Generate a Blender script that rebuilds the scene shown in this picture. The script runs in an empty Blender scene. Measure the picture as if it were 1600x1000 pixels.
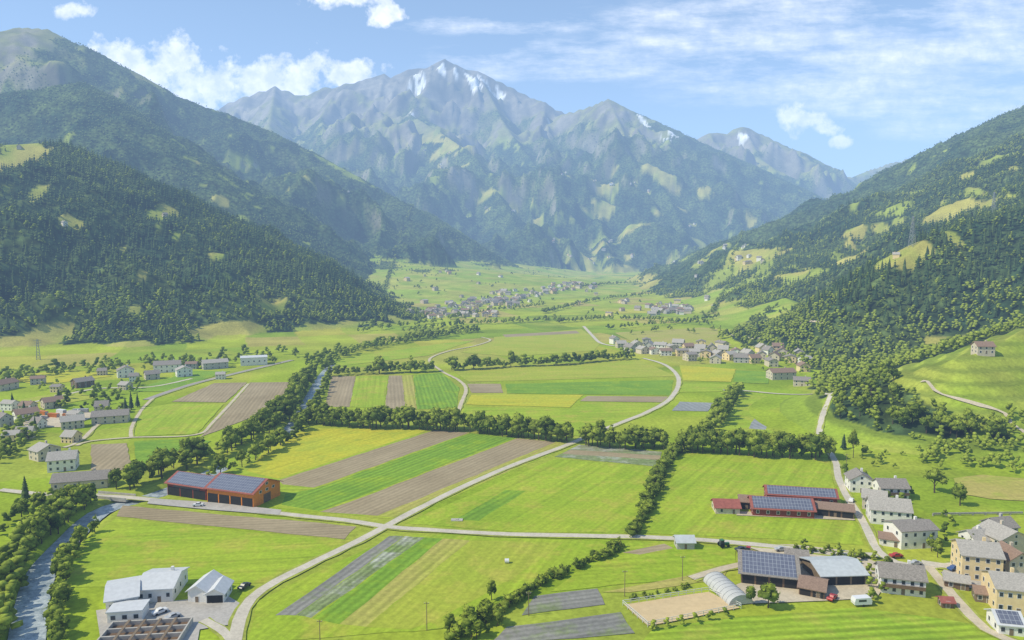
import bpy, bmesh, math, random
import numpy as np
from mathutils import Vector
random.seed(7); rng=np.random.default_rng(7)
SC=bpy.context.scene; COL=SC.collection
F=1150.0; CAMH=100.0; PIT=math.atan(100/1150); CP,SP=math.cos(PIT),math.sin(PIT)
def ray(px,py):
    a=(px-800)/F; k=(500-py)/F
    return a, CP+k*SP, -SP+k*CP
def at(px,py,dep):
    a,b,c=ray(px,py); return (a*dep,b*dep,CAMH+c*dep)
def G(px,py):
    a,b,c=ray(px,py); t=-CAMH/c; return (a*t,b*t)
# ---------------------------------------------------------------- noise
def hsh(ix,iy,s):
    n=(ix*374761393+iy*668265263+s*1442695041)&0x7fffffff
    n=((n^(n>>13))*1274126177)&0x7fffffff
    n=n^(n>>16)
    return (n&0xffff)/65535.0
def vn(x,y,s=0):
    ix=np.floor(x).astype(np.int64); iy=np.floor(y).astype(np.int64)
    fx=x-ix; fy=y-iy; fx=fx*fx*fx*(fx*(fx*6-15)+10); fy=fy*fy*fy*(fy*(fy*6-15)+10)
    a=hsh(ix,iy,s);b=hsh(ix+1,iy,s);c=hsh(ix,iy+1,s);d=hsh(ix+1,iy+1,s)
    return (a+(b-a)*fx)*(1-fy)+(c+(d-c)*fx)*fy
def fbm(x,y,s=0,o=4,ridged=False):
    t=0;a=.5;n=0
    for i in range(o):
        v=vn(x,y,s+i*17)
        if ridged: v=1-abs(2*v-1)
        t=t+a*v;n+=a;a*=.5
        x,y=(x*.8-y*.6)*2.03+11.3,(x*.6+y*.8)*2.03-7.1
    return t/n
# ---------------------------------------------------------------- terrain
def W(*p): return ('w',)+p
D4=.72
RIDGES=[ # name, points(px,py,depth) or world, slope, gully depths (1200m,500m,180m,80m)
 ('L1',[(-400,190,1200),(-200,200,1250),(0,225,1300),(100,222,1350),(200,285,1350),(300,340,1300),(400,400,1250),(480,440,1200),(560,470,1150),(640,495,1120)],.43,(0,60,50,14)),
 ('L2b',[(-250,170,2000),(0,150,2100),(60,142,2150),(130,132,2200),(200,185,2150),(260,230,2100),(340,300,2000),(420,370,1900),(500,430,1800)],.56,(0,70,50,12)),
 ('L2',[(-150,70,2600),(0,62,2700),(25,48,2800),(75,52,2800),(95,66,2800),(130,75,2800),(150,95,2820),(180,115,2850),(250,148,2900),(330,175,3000),(420,210,3050),(480,240,3050),(560,285,3000),(640,330,2950),(700,370,2900),(760,410,2850),(820,435,2800)],.52,(60,130,64,12)),
 ('L3',[(200,230,6000),(330,180,5900),(360,165,5900),(400,150,5900),(430,140,5900),(455,150,5900),(480,155,5900),(505,142,5900),(530,140,5900),(560,130,5900),(600,121,5950),(615,127,6000),(640,112,6000),(665,112,6000),(695,97,6000),(712,110,6000),(745,116,6000),(770,134,6000),(800,148,5950),(830,165,5900),(860,190,5800)],.52,(220,210,84,22)),
 ('L3',[(860,190,5800),(885,183,5400),(925,171,5300),(950,161,5200),(970,178,5200),(1000,205,5150),(1060,235,5000),(1120,258,4900),(1180,277,4800),(1230,302,4650),(1290,338,4400),(1320,370,4200)],.52,(150,150,70,16)),
 ('L3',[(970,178,5600),(990,182,5900),(1030,205,6300),(1080,232,6600)],.5,(60,60,60,14)),
 ('L3',[(695,97,6000),(660,150,5600),(640,185,5200),(690,215,4800),(740,250,4400),(790,330,3800),(840,425,3150)],.66,(40,90,56,12)),
 ('L3',[(600,121,5950),(590,165,5600),(560,210,5100),(590,270,4500),(640,330,3900)],.66,(40,90,56,12)),
 ('L3',[(530,140,5900),(500,190,5300),(520,240,4700),(560,290,4200)],.66,(40,90,56,12)),
 ('L3',[(430,140,5900),(420,205,5000),(470,265,4300)],.64,(40,90,56,12)),
 ('L3',[(745,116,6000),(790,205,5200),(850,285,4500),(900,375,3800)],.66,(40,90,56,12)),
 ('L3',[(950,161,5200),(985,240,4600),(1040,310,4100),(1080,390,3600)],.64,(40,90,56,12)),
 ('L3',[(1060,235,5000),(1105,300,4400),(1180,370,3900)],.64,(40,90,56,12)),
 ('L4',[(p,y,d*D4) for p,y,d in [(1040,250,8200),(1080,228,8000),(1110,212,8000),(1135,214,8000),(1160,202,8000),(1190,215,8000),(1230,245,7800),(1270,268,7700),(1330,283,8200),(1365,268,8400),(1400,258,8500),(1440,246,8500),(1480,232,8500),(1600,190,8500)]],.55,(140,200,100,20)),
 ('L4',[(1160,202,5760),(1185,252,5350),(1230,288,5000),(1290,330,4700)],.6,(60,120,80,14)),
 ('R1',[W(1450,-200,560),W(1520,600,575),W(1545,1500,560),(1600,170,2200),(1540,205,2350),(1480,245,2500),(1420,285,2700),(1350,330,2950),(1280,365,3200),(1200,400,3400),(1150,420,3500)],.46,(0,30,34,12)),
 ('R2',[(1750,300,950),(1600,325,900),(1520,345,880),(1450,372,850),(1380,430,800),(1310,510,750)],.56,(0,0,22,8)),
 ('R3',[(1800,450,600),(1700,480,550),(1600,520,480),(1500,560,440),(1440,605,420)],.40,(0,0,8,4)),
 ('FAN',[(540,386,2450),(620,414,2230),(740,449,1900)],.10,(0,0,4,2)),
 ('FAN',[(1180,440,1500),(1290,500,900)],.3,(0,0,4,2)),
]
NAMES=['floor','L1','L2b','L2','L3','L4','R1','R2','R3','FAN']
RD=[]
for nm,pts,s,am in RIDGES:
    RD.append((NAMES.index(nm),np.array([p[1:] if p[0]=='w' else at(*p) for p in pts],dtype=float),s,am))
RIVER_PX=[(26,1080),(40,1000),(50,940),(67,885),(105,842),(140,808),(173,789),(240,771),(300,748),(380,712),(440,680),(468,650),(488,615),(503,588),(520,568)]
def dense(px,step=6.0,conv=G):
    P=[Vector(conv(*p)) for p in px]; out=[]
    for i in range(len(P)-1):
        p0=P[max(i-1,0)];p1=P[i];p2=P[i+1];p3=P[min(i+2,len(P)-1)]
        n=max(2,int((p2-p1).length/step))
        for k in range(n):
            t=k/n
            out.append(.5*((2*p1)+(p2-p0)*t+(2*p0-5*p1+4*p2-p3)*t*t+(3*p1-p0-3*p2+p3)*t**3))
    out.append(P[-1]); return out
RIV=np.array([tuple(p) for p in dense(RIVER_PX,14)])
def segdist(X,Y,P):
    d2=np.full(X.shape,1e12)
    for i in range(len(P)-1):
        ax,ay=P[i][:2];bx,by=P[i+1][:2];dx,dy=bx-ax,by-ay
        t=np.clip(((X-ax)*dx+(Y-ay)*dy)/(dx*dx+dy*dy+1e-9),0,1)
        d2=np.minimum(d2,(X-ax-t*dx)**2+(Y-ay-t*dy)**2)
    return np.sqrt(d2)
def ramp(Y): return np.clip(Y-1450,0,2600)*.012
def terrain(X,Y,reg=False):
    X=np.asarray(X,dtype=float);Y=np.asarray(Y,dtype=float)
    n12=fbm(X/1300+2,Y/1300,33,2,True);n7=fbm(X/480,Y/480,3,3,True);n2=fbm(X/180+5,Y/180,9,3,True);n9=fbm(X/85,Y/85,21,3)
    best=np.full(X.shape,-1e9);rid=np.zeros(X.shape,dtype=int)
    for k,P,s,am in RD:
        bt=np.full(X.shape,-1e9);bd=np.full(X.shape,1e9)
        for i in range(len(P)-1):
            ax,ay,az=P[i];bx,by,bz=P[i+1];dx,dy=bx-ax,by-ay
            t=np.clip(((X-ax)*dx+(Y-ay)*dy)/(dx*dx+dy*dy+1e-9),0,1)
            d=np.sqrt((X-ax-t*dx)**2+(Y-ay-t*dy)**2)
            bt=np.maximum(bt,az+(bz-az)*t-s*d); bd=np.minimum(bd,d)
        q=np.clip(bd/260,0,1)
        fade=np.clip(bt/60+.3,0,1)
        bt=bt+fade*((n12-.85)*2*am[0]*np.clip(bd/800,0,1)+(n7-.85)*2*am[1]*np.clip(bd/400,0,1)+(n2-.72)*2*am[2]*np.clip(bd/170,.05,1)+(n9-.5)*2*am[3]*(.35+.65*q))
        m=bt>best; best=np.where(m,bt,best); rid=np.where(m,k,rid)
    K=12.0
    h=np.where(best<-K,0,np.where(best>K,best,(best+K)**2/(4*K)))
    h=h+ramp(Y)
    h=h+np.where((rid==8)&(h>4),.8*np.sin(h*1.15+n2*4),0)
    rid=np.where(best<-2,0,rid)
    near=(Y<1200)&(X<0)
    if near.any():
        d=np.full(X.shape,1e3); d[near]=segdist(X[near],Y[near],RIV)
        h=h-2.2*np.clip((7.0-d)/3.5,0,1)*(h<3)
    if reg: return h,rid
    return h
RT=np.geomspace(120,9500,420)
def hits(L):
    out=[]
    for c0 in range(0,len(L),120):
        ch=L[c0:c0+120]; rs=np.array([ray(*p) for p in ch]); X=rs[:,0:1]*RT;Y=rs[:,1:2]*RT;Zr=CAMH+rs[:,2:3]*RT; D=Zr-terrain(X,Y)
        i=np.argmax(D<0,axis=1); i=np.where((D<0).any(axis=1),np.maximum(i,1),len(RT)-1); k=np.arange(len(ch)); g0=D[k,i-1];g1=-D[k,i]; q=np.clip(g0/(g0+g1+1e-9),0,1); tt=RT[i-1]+(RT[i]-RT[i-1])*q
        x=rs[:,0]*tt;y=rs[:,1]*tt; z=terrain(x,y); out+=[Vector((float(a),float(b),float(c))) for a,b,c in zip(x,y,z)]
    return out
def hit(px,py): return hits([(px,py)])[0]
def scat(n,poly):
    xs=[q[0] for q in poly];ys=[q[1] for q in poly]; k=0; out=[]
    while k<n:
        x=random.uniform(min(xs),max(xs));y=random.uniform(min(ys),max(ys)); ins=False
        for i in range(len(poly)):
            (x1,y1),(x2,y2)=poly[i],poly[i-1]
            if (y1>y)!=(y2>y) and x<(x2-x1)*(y-y1)/(y2-y1)+x1: ins=not ins
        if ins: out.append((x,y)); k+=1
    return out
# ---------------------------------------------------------------- node materials
def newmat(name):
    m=bpy.data.materials.new(name); m.use_nodes=True; nt=m.node_tree
    b=nt.nodes['Principled BSDF']; b.inputs['Roughness'].default_value=.9
    b.inputs['Specular IOR Level'].default_value=.15
    return m,nt,b
def nd(nt,t,**k):
    n=nt.nodes.new(t)
    for a,v in k.items(): setattr(n,a,v)
    return n
def mth(nt,op,a,b=None,c=None,clamp=False):
    n=nd(nt,'ShaderNodeMath',operation=op); n.use_clamp=clamp
    for i,v in enumerate((a,b,c)):
        if v is None: continue
        if isinstance(v,(int,float)): n.inputs[i].default_value=v
        else: nt.links.new(v,n.inputs[i])
    return n.outputs[0]
def mixc(nt,f,a,b,mode='MIX'):
    n=nd(nt,'ShaderNodeMix',data_type='RGBA',blend_type=mode)
    for s,v in ((0,f),(6,a),(7,b)):
        if isinstance(v,(int,float)): n.inputs[s].default_value=v
        elif isinstance(v,tuple): n.inputs[s].default_value=(*v[:3],1)
        else: nt.links.new(v,n.inputs[s])
    return n.outputs[2]
def noise(nt,vec,scale,detail=3,rough=.55):
    n=nd(nt,'ShaderNodeTexNoise'); n.inputs['Scale'].default_value=scale; n.inputs['Detail'].default_value=detail; n.inputs['Roughness'].default_value=rough
    nt.links.new(vec,n.inputs['Vector']); return n.outputs[0]
def mrange(nt,v,a,b,c,d):
    n=nd(nt,'ShaderNodeMapRange'); nt.links.new(v,n.inputs[0])
    for i,x in enumerate((a,b,c,d)): n.inputs[i+1].default_value=x
    return n.outputs[0]
def pos(nt): return nd(nt,'ShaderNodeNewGeometry').outputs['Position']
def plain(name,c,rough=.8,var=.18,scale=.8,spec=.2,metal=0):
    m,nt,b=newmat(name); p=nd(nt,'ShaderNodeTexCoord').outputs['Object']
    f=mrange(nt,noise(nt,p,scale,4),.3,.7,1-var,1+var)
    col=mixc(nt,1.0,c,f,'MULTIPLY')
    nt.links.new(col,b.inputs['Base Color']); b.inputs['Roughness'].default_value=rough
    b.inputs['Specular IOR Level'].default_value=spec; b.inputs['Metallic'].default_value=metal
    return m
def fieldmat(name,c1,c2,ang=0,rows=0,rs=.12,c3=None,fine=.2):
    m,nt,b=newmat(name); p=pos(nt)
    big=mrange(nt,noise(nt,p,.03,4,.6),.35,.65,0,1)
    col=mixc(nt,big,c1,c2)
    if c3:
        col=mixc(nt,mrange(nt,noise(nt,p,.07,4,.7),.5,.66,0,.9),col,c3)
    mp=nd(nt,'ShaderNodeMapping'); mp.inputs['Rotation'].default_value=(0,0,-ang); mp.vector_type='POINT'
    nt.links.new(p,mp.inputs['Vector'])
    sc=nd(nt,'ShaderNodeVectorMath',operation='MULTIPLY'); nt.links.new(mp.outputs[0],sc.inputs[0]); sc.inputs[1].default_value=(.012,.42,0)
    st=mrange(nt,noise(nt,sc.outputs[0],1.0,3,.6),.3,.7,1-rs*1.1,1+rs*1.1)
    col=mixc(nt,1.0,col,st,'MULTIPLY')
    if rows:
        sx=nd(nt,'ShaderNodeSeparateXYZ'); nt.links.new(mp.outputs[0],sx.inputs[0])
        s=mth(nt,'SINE',mth(nt,'ADD',mth(nt,'MULTIPLY',sx.outputs[1],6.283/rows),mth(nt,'MULTIPLY',noise(nt,p,.1,2),3.0)))
        col=mixc(nt,1.0,col,mrange(nt,s,-1,1,1-rs,1+rs),'MULTIPLY')
    col=mixc(nt,1.0,col,mrange(nt,noise(nt,p,.55,4,.7),.3,.7,1-fine,1+fine),'MULTIPLY')
    nt.links.new(col,b.inputs['Base Color']); return m
def foliage(name,dark,light,hue=.06):
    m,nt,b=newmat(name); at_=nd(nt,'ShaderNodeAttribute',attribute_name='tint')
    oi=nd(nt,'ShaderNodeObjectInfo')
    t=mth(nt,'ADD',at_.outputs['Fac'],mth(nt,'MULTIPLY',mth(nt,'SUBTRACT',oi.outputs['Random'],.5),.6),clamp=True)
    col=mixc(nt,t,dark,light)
    col=mixc(nt,1.0,col,mrange(nt,noise(nt,pos(nt),.9,2,.7),.3,.7,.6,1.4),'MULTIPLY')
    nt.links.new(col,b.inputs['Base Color']); b.inputs['Roughness'].default_value=1; b.inputs['Specular IOR Level'].default_value=.05
    return m
M={}
M['leaf']=foliage('leaf_green',(.055,.095,.016),(.275,.335,.042))
M['conif']=foliage('conifer_green',(.030,.066,.030),(.13,.18,.048))
M['bark']=plain('bark',(.10,.075,.05))
M['white']=plain('white_plaster',(.79,.76,.70),var=.07)
M['cream']=plain('cream_plaster',(.78,.61,.34),var=.08)
M['beige']=plain('beige_plaster',(.60,.52,.40),var=.1)
M['greyw']=plain('grey_plaster',(.48,.46,.43),var=.1)
M['orange']=plain('orange_timber',(.75,.25,.035),var=.14,scale=1.5)
M['redwood']=plain('dark_red_timber',(.26,.06,.04),var=.15)
M['brown']=plain('brown_timber',(.18,.115,.07),var=.2)
M['slate']=plain('stone_slab_roof',(.28,.25,.22),var=.28,scale=2.2)
M['slate2']=plain('pale_stone_roof',(.41,.38,.335),var=.22,scale=2.2)
M['redroof']=plain('red_roof',(.33,.11,.085),var=.18)
M['brownroof']=plain('brown_tile_roof',(.28,.19,.14),var=.2,scale=2)
M['metalroof']=plain('pale_metal_roof',(.52,.55,.56),rough=.5,var=.1)
M['whiteroof']=plain('pale_sheet_roof',(.60,.61,.62),rough=.6,var=.08)
M['film']=plain('tunnel_film',(.50,.50,.48),rough=.6,var=.08)
M['conc']=plain('concrete',(.46,.43,.38),var=.15)
M['dark']=plain('painted_opening_shade',(.03,.028,.025))  # near-black colour standing in for the shade inside open bays
M['wood']=plain('weathered_wood',(.22,.165,.11))
M['frame']=plain('white_frame',(.7,.7,.68),var=.03)
M['steel']=plain('galvanised_steel',(.35,.36,.37),rough=.5,metal=.4)
M['rubber']=plain('rubber',(.02,.02,.02))
M['stone']=plain('stone_wall',(.36,.34,.31),var=.3,scale=2)
def glassm():
    m,nt,b=newmat('window_glass'); b.inputs['Base Color'].default_value=(.04,.05,.06,1); b.inputs['Roughness'].default_value=.12; b.inputs['Specular IOR Level'].default_value=.5; return m
M['glass']=glassm()
def solarm():
    m,nt,b=newmat('solar_cells'); tc=nd(nt,'ShaderNodeTexCoord').outputs['Object']
    br=nd(nt,'ShaderNodeTexBrick'); br.offset=0; br.inputs['Scale'].default_value=1; br.inputs['Mortar Size'].default_value=.06; br.inputs['Mortar Smooth'].default_value=.2
    br.inputs['Brick Width'].default_value=1.15; br.inputs['Row Height'].default_value=1.5
    br.inputs['Color1'].default_value=(.12,.13,.18,1); br.inputs['Color2'].default_value=(.15,.16,.21,1); br.inputs['Mortar'].default_value=(.36,.38,.42,1)
    nt.links.new(tc,br.inputs['Vector']); nt.links.new(br.outputs[0],b.inputs['Base Color']); b.inputs['Roughness'].default_value=.3; b.inputs['Specular IOR Level'].default_value=.5; return m
M['solar']=solarm()
for nme,c in (('paint_white',(.75,.75,.75)),('paint_red',(.4,.03,.025)),('paint_blue',(.04,.09,.25)),('paint_dark',(.04,.045,.05)),('paint_silver',(.42,.43,.44)),('paint_orange',(.6,.2,.03)),('paint_green',(.05,.18,.05))):
    M[nme]=plain(nme,c,rough=.35,var=.02,spec=.5)
def roadm(name,c,var=.12):
    m,nt,b=newmat(name); p=pos(nt)
    col=mixc(nt,1.0,c,mrange(nt,noise(nt,p,.15,5,.65),.3,.7,1-var,1+var),'MULTIPLY')
    col=mixc(nt,1.0,col,mrange(nt,noise(nt,p,1.2,3,.65),.3,.7,.9,1.1),'MULTIPLY')
    nt.links.new(col,b.inputs['Base Color']); return m
M['road']=roadm('farm_road',(.57,.515,.42)); M['track']=roadm('gravel_track',(.56,.48,.35)); M['yard']=roadm('paved_yard',(.45,.42,.38)); M['verge']=roadm('dry_verge',(.33,.37,.06),.3)
M['rail']=roadm('track_ballast',(.36,.33,.30))
def waterm():
    m,nt,b=newmat('river_water'); p=pos(nt)
    f=mrange(nt,noise(nt,p,.35,6,.75),.42,.64,0,1)
    nt.links.new(mixc(nt,f,(.22,.27,.30),(.56,.61,.62)),b.inputs['Base Color']); b.inputs['Roughness'].default_value=.35; b.inputs['Specular IOR Level'].default_value=.4
    bp=nd(nt,'ShaderNodeBump'); bp.inputs['Strength'].default_value=.6; bp.inputs['Distance'].default_value=.3; nt.links.new(noise(nt,p,.8,4),bp.inputs['Height']); nt.links.new(bp.outputs[0],b.inputs['Normal'])
    return m
M['water']=waterm()
# ---------------------------------------------------------------- object helpers
def tag(o,label=None,cat=None,group=None,kind=None):
    if label: o['label']=label
    if cat: o['category']=cat
    if group: o['group']=group
    if kind: o['kind']=kind
    return o
def link(o,parent=None):
    COL.objects.link(o)
    if parent: o.parent=parent
    return o
def empty(name,loc,rz=0,sc=None):
    o=bpy.data.objects.new(name,None); o.empty_display_size=.5; o.location=loc; o.rotation_euler=(0,0,rz)
    if sc: o.scale=sc
    return link(o)
class MB:
    def __init__(s): s.v=[];s.f=[];s.m=[]
    def add(s,vs,fs,mi=0):
        b=len(s.v); s.v+= [tuple(v) for v in vs]; s.f+=[tuple(i+b for i in f) for f in fs]; s.m+=[mi]*len(fs); return s
    def box(s,x0,x1,y0,y1,z0,z1,mi=0):
        return s.add([(x0,y0,z0),(x1,y0,z0),(x1,y1,z0),(x0,y1,z0),(x0,y0,z1),(x1,y0,z1),(x1,y1,z1),(x0,y1,z1)],[(3,2,1,0),(4,5,6,7),(0,1,5,4),(1,2,6,5),(2,3,7,6),(3,0,4,7)],mi)
    def prism(s,pts,x0,x1,mi=0,axis='x'):
        n=len(pts)
        if axis=='x': vs=[(x0,a,z) for a,z in pts]+[(x1,a,z) for a,z in pts]
        else: vs=[(a,x1,z) for a,z in pts]+[(a,x0,z) for a,z in pts]
        return s.add(vs,[tuple(range(n-1,-1,-1)),tuple(range(n,2*n))]+[(i,(i+1)%n,n+(i+1)%n,n+i) for i in range(n)],mi)
    def bar(s,p,q,r,r2=None,n=4,mi=0):
        p=Vector(p);q=Vector(q);d=(q-p).normalized(); u=d.orthogonal().normalized(); w=d.cross(u); r2=r if r2 is None else r2
        vs=[p+(u*math.cos(6.2832*i/n)+w*math.sin(6.2832*i/n))*r for i in range(n)]+[q+(u*math.cos(6.2832*i/n)+w*math.sin(6.2832*i/n))*r2 for i in range(n)]
        return s.add(vs,[tuple(range(n-1,-1,-1)),tuple(range(n,2*n))]+[(i,(i+1)%n,n+(i+1)%n,n+i) for i in range(n)],mi)
    def mesh(s,name,mats):
        me=bpy.data.meshes.new(name); me.from_pydata(s.v,[],s.f)
        for m in mats: me.materials.append(m)
        me.polygons.foreach_set('material_index',s.m); me.update(); return me
    def build(s,name,mats,parent=None):
        return link(bpy.data.objects.new(name,s.mesh(name,mats)),parent)
def npmesh(name,V,Fa,mat,cols=None,attr='tint',smooth=False):
    me=bpy.data.meshes.new(name); V=np.ascontiguousarray(V,dtype=np.float32); k=Fa.shape[1]; nf=len(Fa)
    me.vertices.add(len(V)); me.loops.add(nf*k); me.polygons.add(nf)
    me.vertices.foreach_set('co',V.ravel()); me.loops.foreach_set('vertex_index',np.ascontiguousarray(Fa,dtype=np.int32).ravel())
    me.polygons.foreach_set('loop_start',np.arange(0,nf*k,k,dtype=np.int32))
    if smooth: me.polygons.foreach_set('use_smooth',np.ones(nf,dtype=bool))
    me.update(calc_edges=True)
    if cols is not None:
        a=me.attributes.new(attr,'FLOAT_COLOR','POINT'); a.data.foreach_set('color',np.ascontiguousarray(cols,dtype=np.float32).ravel())
    me.materials.append(mat); return me
# ---------------------------------------------------------------- land cover
CLEAR=[(250,336,22),(30,230,34),(430,482,18),(110,350,12),(60,300,12),(340,400,9),(640,198,130),(705,228,100),(760,305,44),(1040,270,90),(945,322,38),(985,355,46),(1100,300,30),(1560,250,26),(1480,330,18),(1400,400,20),(1330,412,22),(1430,300,18),(1520,300,14),(1250,432,30),(700,300,20),(480,280,18),(540,240,20),(300,250,14),(1540,590,55),(1585,560,50),(1490,592,24),(1600,640,40),(1580,520,22),(1540,555,30)]
ALP=scat(34,[(620,215),(780,250),(900,230),(1050,260),(1200,320),(1160,400),(900,410),(760,340)])
CLEAR+=[(x,y,random.uniform(14,36)) for x,y in ALP]
LOW=scat(14,[(860,380),(1180,350),(1220,410),(900,425)]); CLEAR+=[(x,y,random.uniform(20,40)) for x,y in LOW]
CLEAR+=[(x,y,random.uniform(8,18)) for x,y in scat(9,[(250,190),(420,250),(640,360),(500,400),(280,280)])]
CLEAR+=[(x,y,random.uniform(6,14)) for x,y in scat(16,[(1580,210),(1600,310),(1400,440),(1200,450),(1250,390),(1420,310)])]
CLEAR+=[(x,y,random.uniform(4,8)) for x,y in scat(9,[(20,300),(150,280),(420,440),(380,500),(30,480)])]
WOODS=[(1330,555,60),(1400,592,44),(1345,612,34),(1440,645,20),(1388,655,18),(1480,668,12),(1365,580,56),(1430,562,46),(1305,590,20),(1300,530,40),(1500,540,34),(1550,680,10),(1590,690,10),(1250,470,40),(1200,465,40),(1300,490,50),(1330,645,12),(1290,520,26),(1180,500,16)]
CL=list(zip(hits([q[:2] for q in CLEAR]),[q[2] for q in CLEAR])); WD=list(zip(hits([q[:2] for q in WOODS]),[q[2] for q in WOODS]))
BASE=np.array([-2,.85,.88,.88,.94,.3,.74,.80,-.50,-.8])
TLB=np.array([800,800,760,700,850,640,800,800,800,800])
def cover(X,Y,h,rid):
    n1=fbm(X/230,Y/230,41,4);n2=fbm(X/60,Y/60,53,3)
    fv=BASE[rid]+(n1-.5)*2.4+(n2-.5)*2.2
    for c,r in CL:
        ky=.6 if c.y<1900 else 1.5
        rr_=r*2.6; m=(abs(X-c.x)<rr_*1.3)&(abs(Y-c.y)<rr_*1.6)
        if m.any(): fv[m]-=2.1*np.clip(1.5-np.sqrt(((X[m]-c.x)*(1 if ky<1 else .8))**2+((Y[m]-c.y)*ky)**2)/r+(n2[m]-.5)*3.0+(n1[m]-.5)*2,0,1)
    fl=-1.0+0*fv
    for c,r in WD:
        k=np.clip(1.4-np.sqrt((X-c.x)**2+((Y-c.y)*.8)**2)/r+(n2-.5)*2.2,0,1); fv=fv+1.5*k; fl=fl+1.5*k
    TL=TLB[rid]+(n1-.5)*420
    fv=fv-np.clip((h-TL)/130,0,2.4)
    low=np.maximum(1.5,8+(n2-.5)*50+(n1-.5)*60)
    fv=np.where((h-ramp(Y))<low,np.where(fl>0,fl,-1),fv)
    return fv,n1,n2,TL
def sm(x): x=np.clip(x,0,1); return x*x*(3-2*x)
def mixn(a,b,f): return a+(b-a)*f[...,None]
NA,NR=860,860
az=np.radians(np.linspace(-50,50,NA)); rr=np.geomspace(70,9800,NR)
A,R=np.meshgrid(az,rr); X=R*np.sin(A);Y=R*np.cos(A)
Hh,rid=terrain(X,Y,True)
fv,n1,n2,TL=cover(X,Y,Hh,rid)
n3=np.where(R<2400,fbm(X/25,Y/25,77,3),fbm(X/130,Y/130,78,3))
fm=sm(fv*4+.5)
gr=np.gradient(Hh,axis=0)/np.gradient(R,axis=0); ga=np.gradient(Hh,axis=1)/(R*(az[1]-az[0])); steep=np.sqrt(gr**2+ga**2)
c=lambda *v: np.array(v,dtype=float)
full=lambda *v: np.broadcast_to(c(*v),X.shape+(3,))
ca=.35; u=(X*math.cos(ca)+Y*math.sin(ca)); v=(-X*math.sin(ca)+Y*math.cos(ca))
u=u+25*(n1-.5);v=v+20*(n1-.5)
k1=hsh(np.floor(u/62).astype(np.int64),np.floor(v/95).astype(np.int64),5)
pal=np.array([(.29,.38,.025),(.36,.42,.035),(.43,.41,.055),(.23,.33,.025),(.41,.36,.09),(.32,.39,.03),(.19,.28,.022),(.35,.42,.03)])
mos=pal[(k1*7.99).astype(int)]
floorc=mixn(full(.28,.39,.025),mos,np.clip((R-420)/500,.3,.95))
floorc=mixn(floorc,full(.385,.39,.055),sm((n2-.45)*3)*.5)
slopec=mixn(full(.27,.33,.05),full(.40,.37,.09),sm((n2-.35)*3))
col=np.where((rid==0)[...,None],floorc,slopec)
R3m=((rid==8)|(rid==9))[...,None]; col=np.where(R3m,mixn(full(.27,.37,.035),full(.39,.41,.07),sm((n2-.3)*2.5)),col)
ter_=sm((-.35-np.sin(Hh*1.15+fbm(X/180+5,Y/180,9,3,True)*4+1.4))*2.5)*(rid==8)*.5; col=mixn(col,full(.13,.18,.03),ter_)  # terrace shading lines painted into the ground colour as darker riser bands
alp=sm((Hh-TL)/200); col=mixn(col,full(.225,.235,.10),alp*.9*(rid>0))
rock=sm((Hh-(TL+260)+(n3-.5)*600+(steep-.6)*500)/380)
rock=np.maximum(rock,sm((steep-.95+(n3-.5)*.6)*3)*sm((Hh-TL+40)/160)*.7)
rc=mixn(full(.115,.105,.098),full(.29,.265,.235),sm((n3-.25)*2))
col=mixn(col,rc,rock*.88)
SN=[(742,126,110),(722,118,65),(650,122,60),(690,108,55),(795,192,45),(755,135,60),(1000,193,75),(1045,212,60),(640,178,30),(1400,264,80),(1160,212,40),(655,138,45),(860,192,35),(780,150,45)]
sn=np.zeros(X.shape)
for p,r in zip(hits([q[:2] for q in SN]),[q[2] for q in SN]):
    sn=np.maximum(sn,1.3-np.sqrt((X-p.x)**2+((Y-p.y)*.8)**2)/r)
n4=fbm((X+.3*Y)/34,Y/150,88,3)
snow=sm((sn*.8+(n4-.5)*5.2-.66)*4)*(Hh>650)*sm(sn*4)
col=mixn(col,full(.82,.84,.86),snow)
forc=mixn(full(.036,.070,.030),full(.105,.15,.042),sm((n2-.3)*2.2))
fmm=fm*(1-snow)*(1-rock*.8)
col=mixn(col,forc,fmm)
jit=(rng.random(X.shape)-.5)*fmm*np.clip(R/2500,0,1)*5*(R>1800)
Z=Hh+jit
V=np.stack([X,Y,Z],-1).reshape(-1,3)
idx=np.arange(NA*NR).reshape(NR,NA)
Q=np.stack([idx[:-1,:-1],idx[:-1,1:],idx[1:,1:],idx[1:,:-1]],-1).reshape(-1,4)
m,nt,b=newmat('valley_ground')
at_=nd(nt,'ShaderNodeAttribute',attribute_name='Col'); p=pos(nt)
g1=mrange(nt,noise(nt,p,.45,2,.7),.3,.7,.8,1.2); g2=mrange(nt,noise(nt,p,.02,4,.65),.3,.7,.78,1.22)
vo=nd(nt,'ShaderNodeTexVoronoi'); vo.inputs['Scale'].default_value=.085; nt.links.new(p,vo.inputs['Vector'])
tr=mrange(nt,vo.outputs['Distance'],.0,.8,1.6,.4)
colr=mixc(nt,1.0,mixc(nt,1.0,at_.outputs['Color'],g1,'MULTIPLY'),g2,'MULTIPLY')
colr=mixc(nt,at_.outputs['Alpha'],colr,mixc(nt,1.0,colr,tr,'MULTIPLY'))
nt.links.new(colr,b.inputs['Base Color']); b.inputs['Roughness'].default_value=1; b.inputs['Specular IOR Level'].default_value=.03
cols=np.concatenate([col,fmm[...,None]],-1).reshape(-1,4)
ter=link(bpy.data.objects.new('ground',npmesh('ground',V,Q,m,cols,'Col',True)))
tag(ter,'green alpine valley floor and wooded mountain slopes rising on both sides','terrain',kind='structure')
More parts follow.
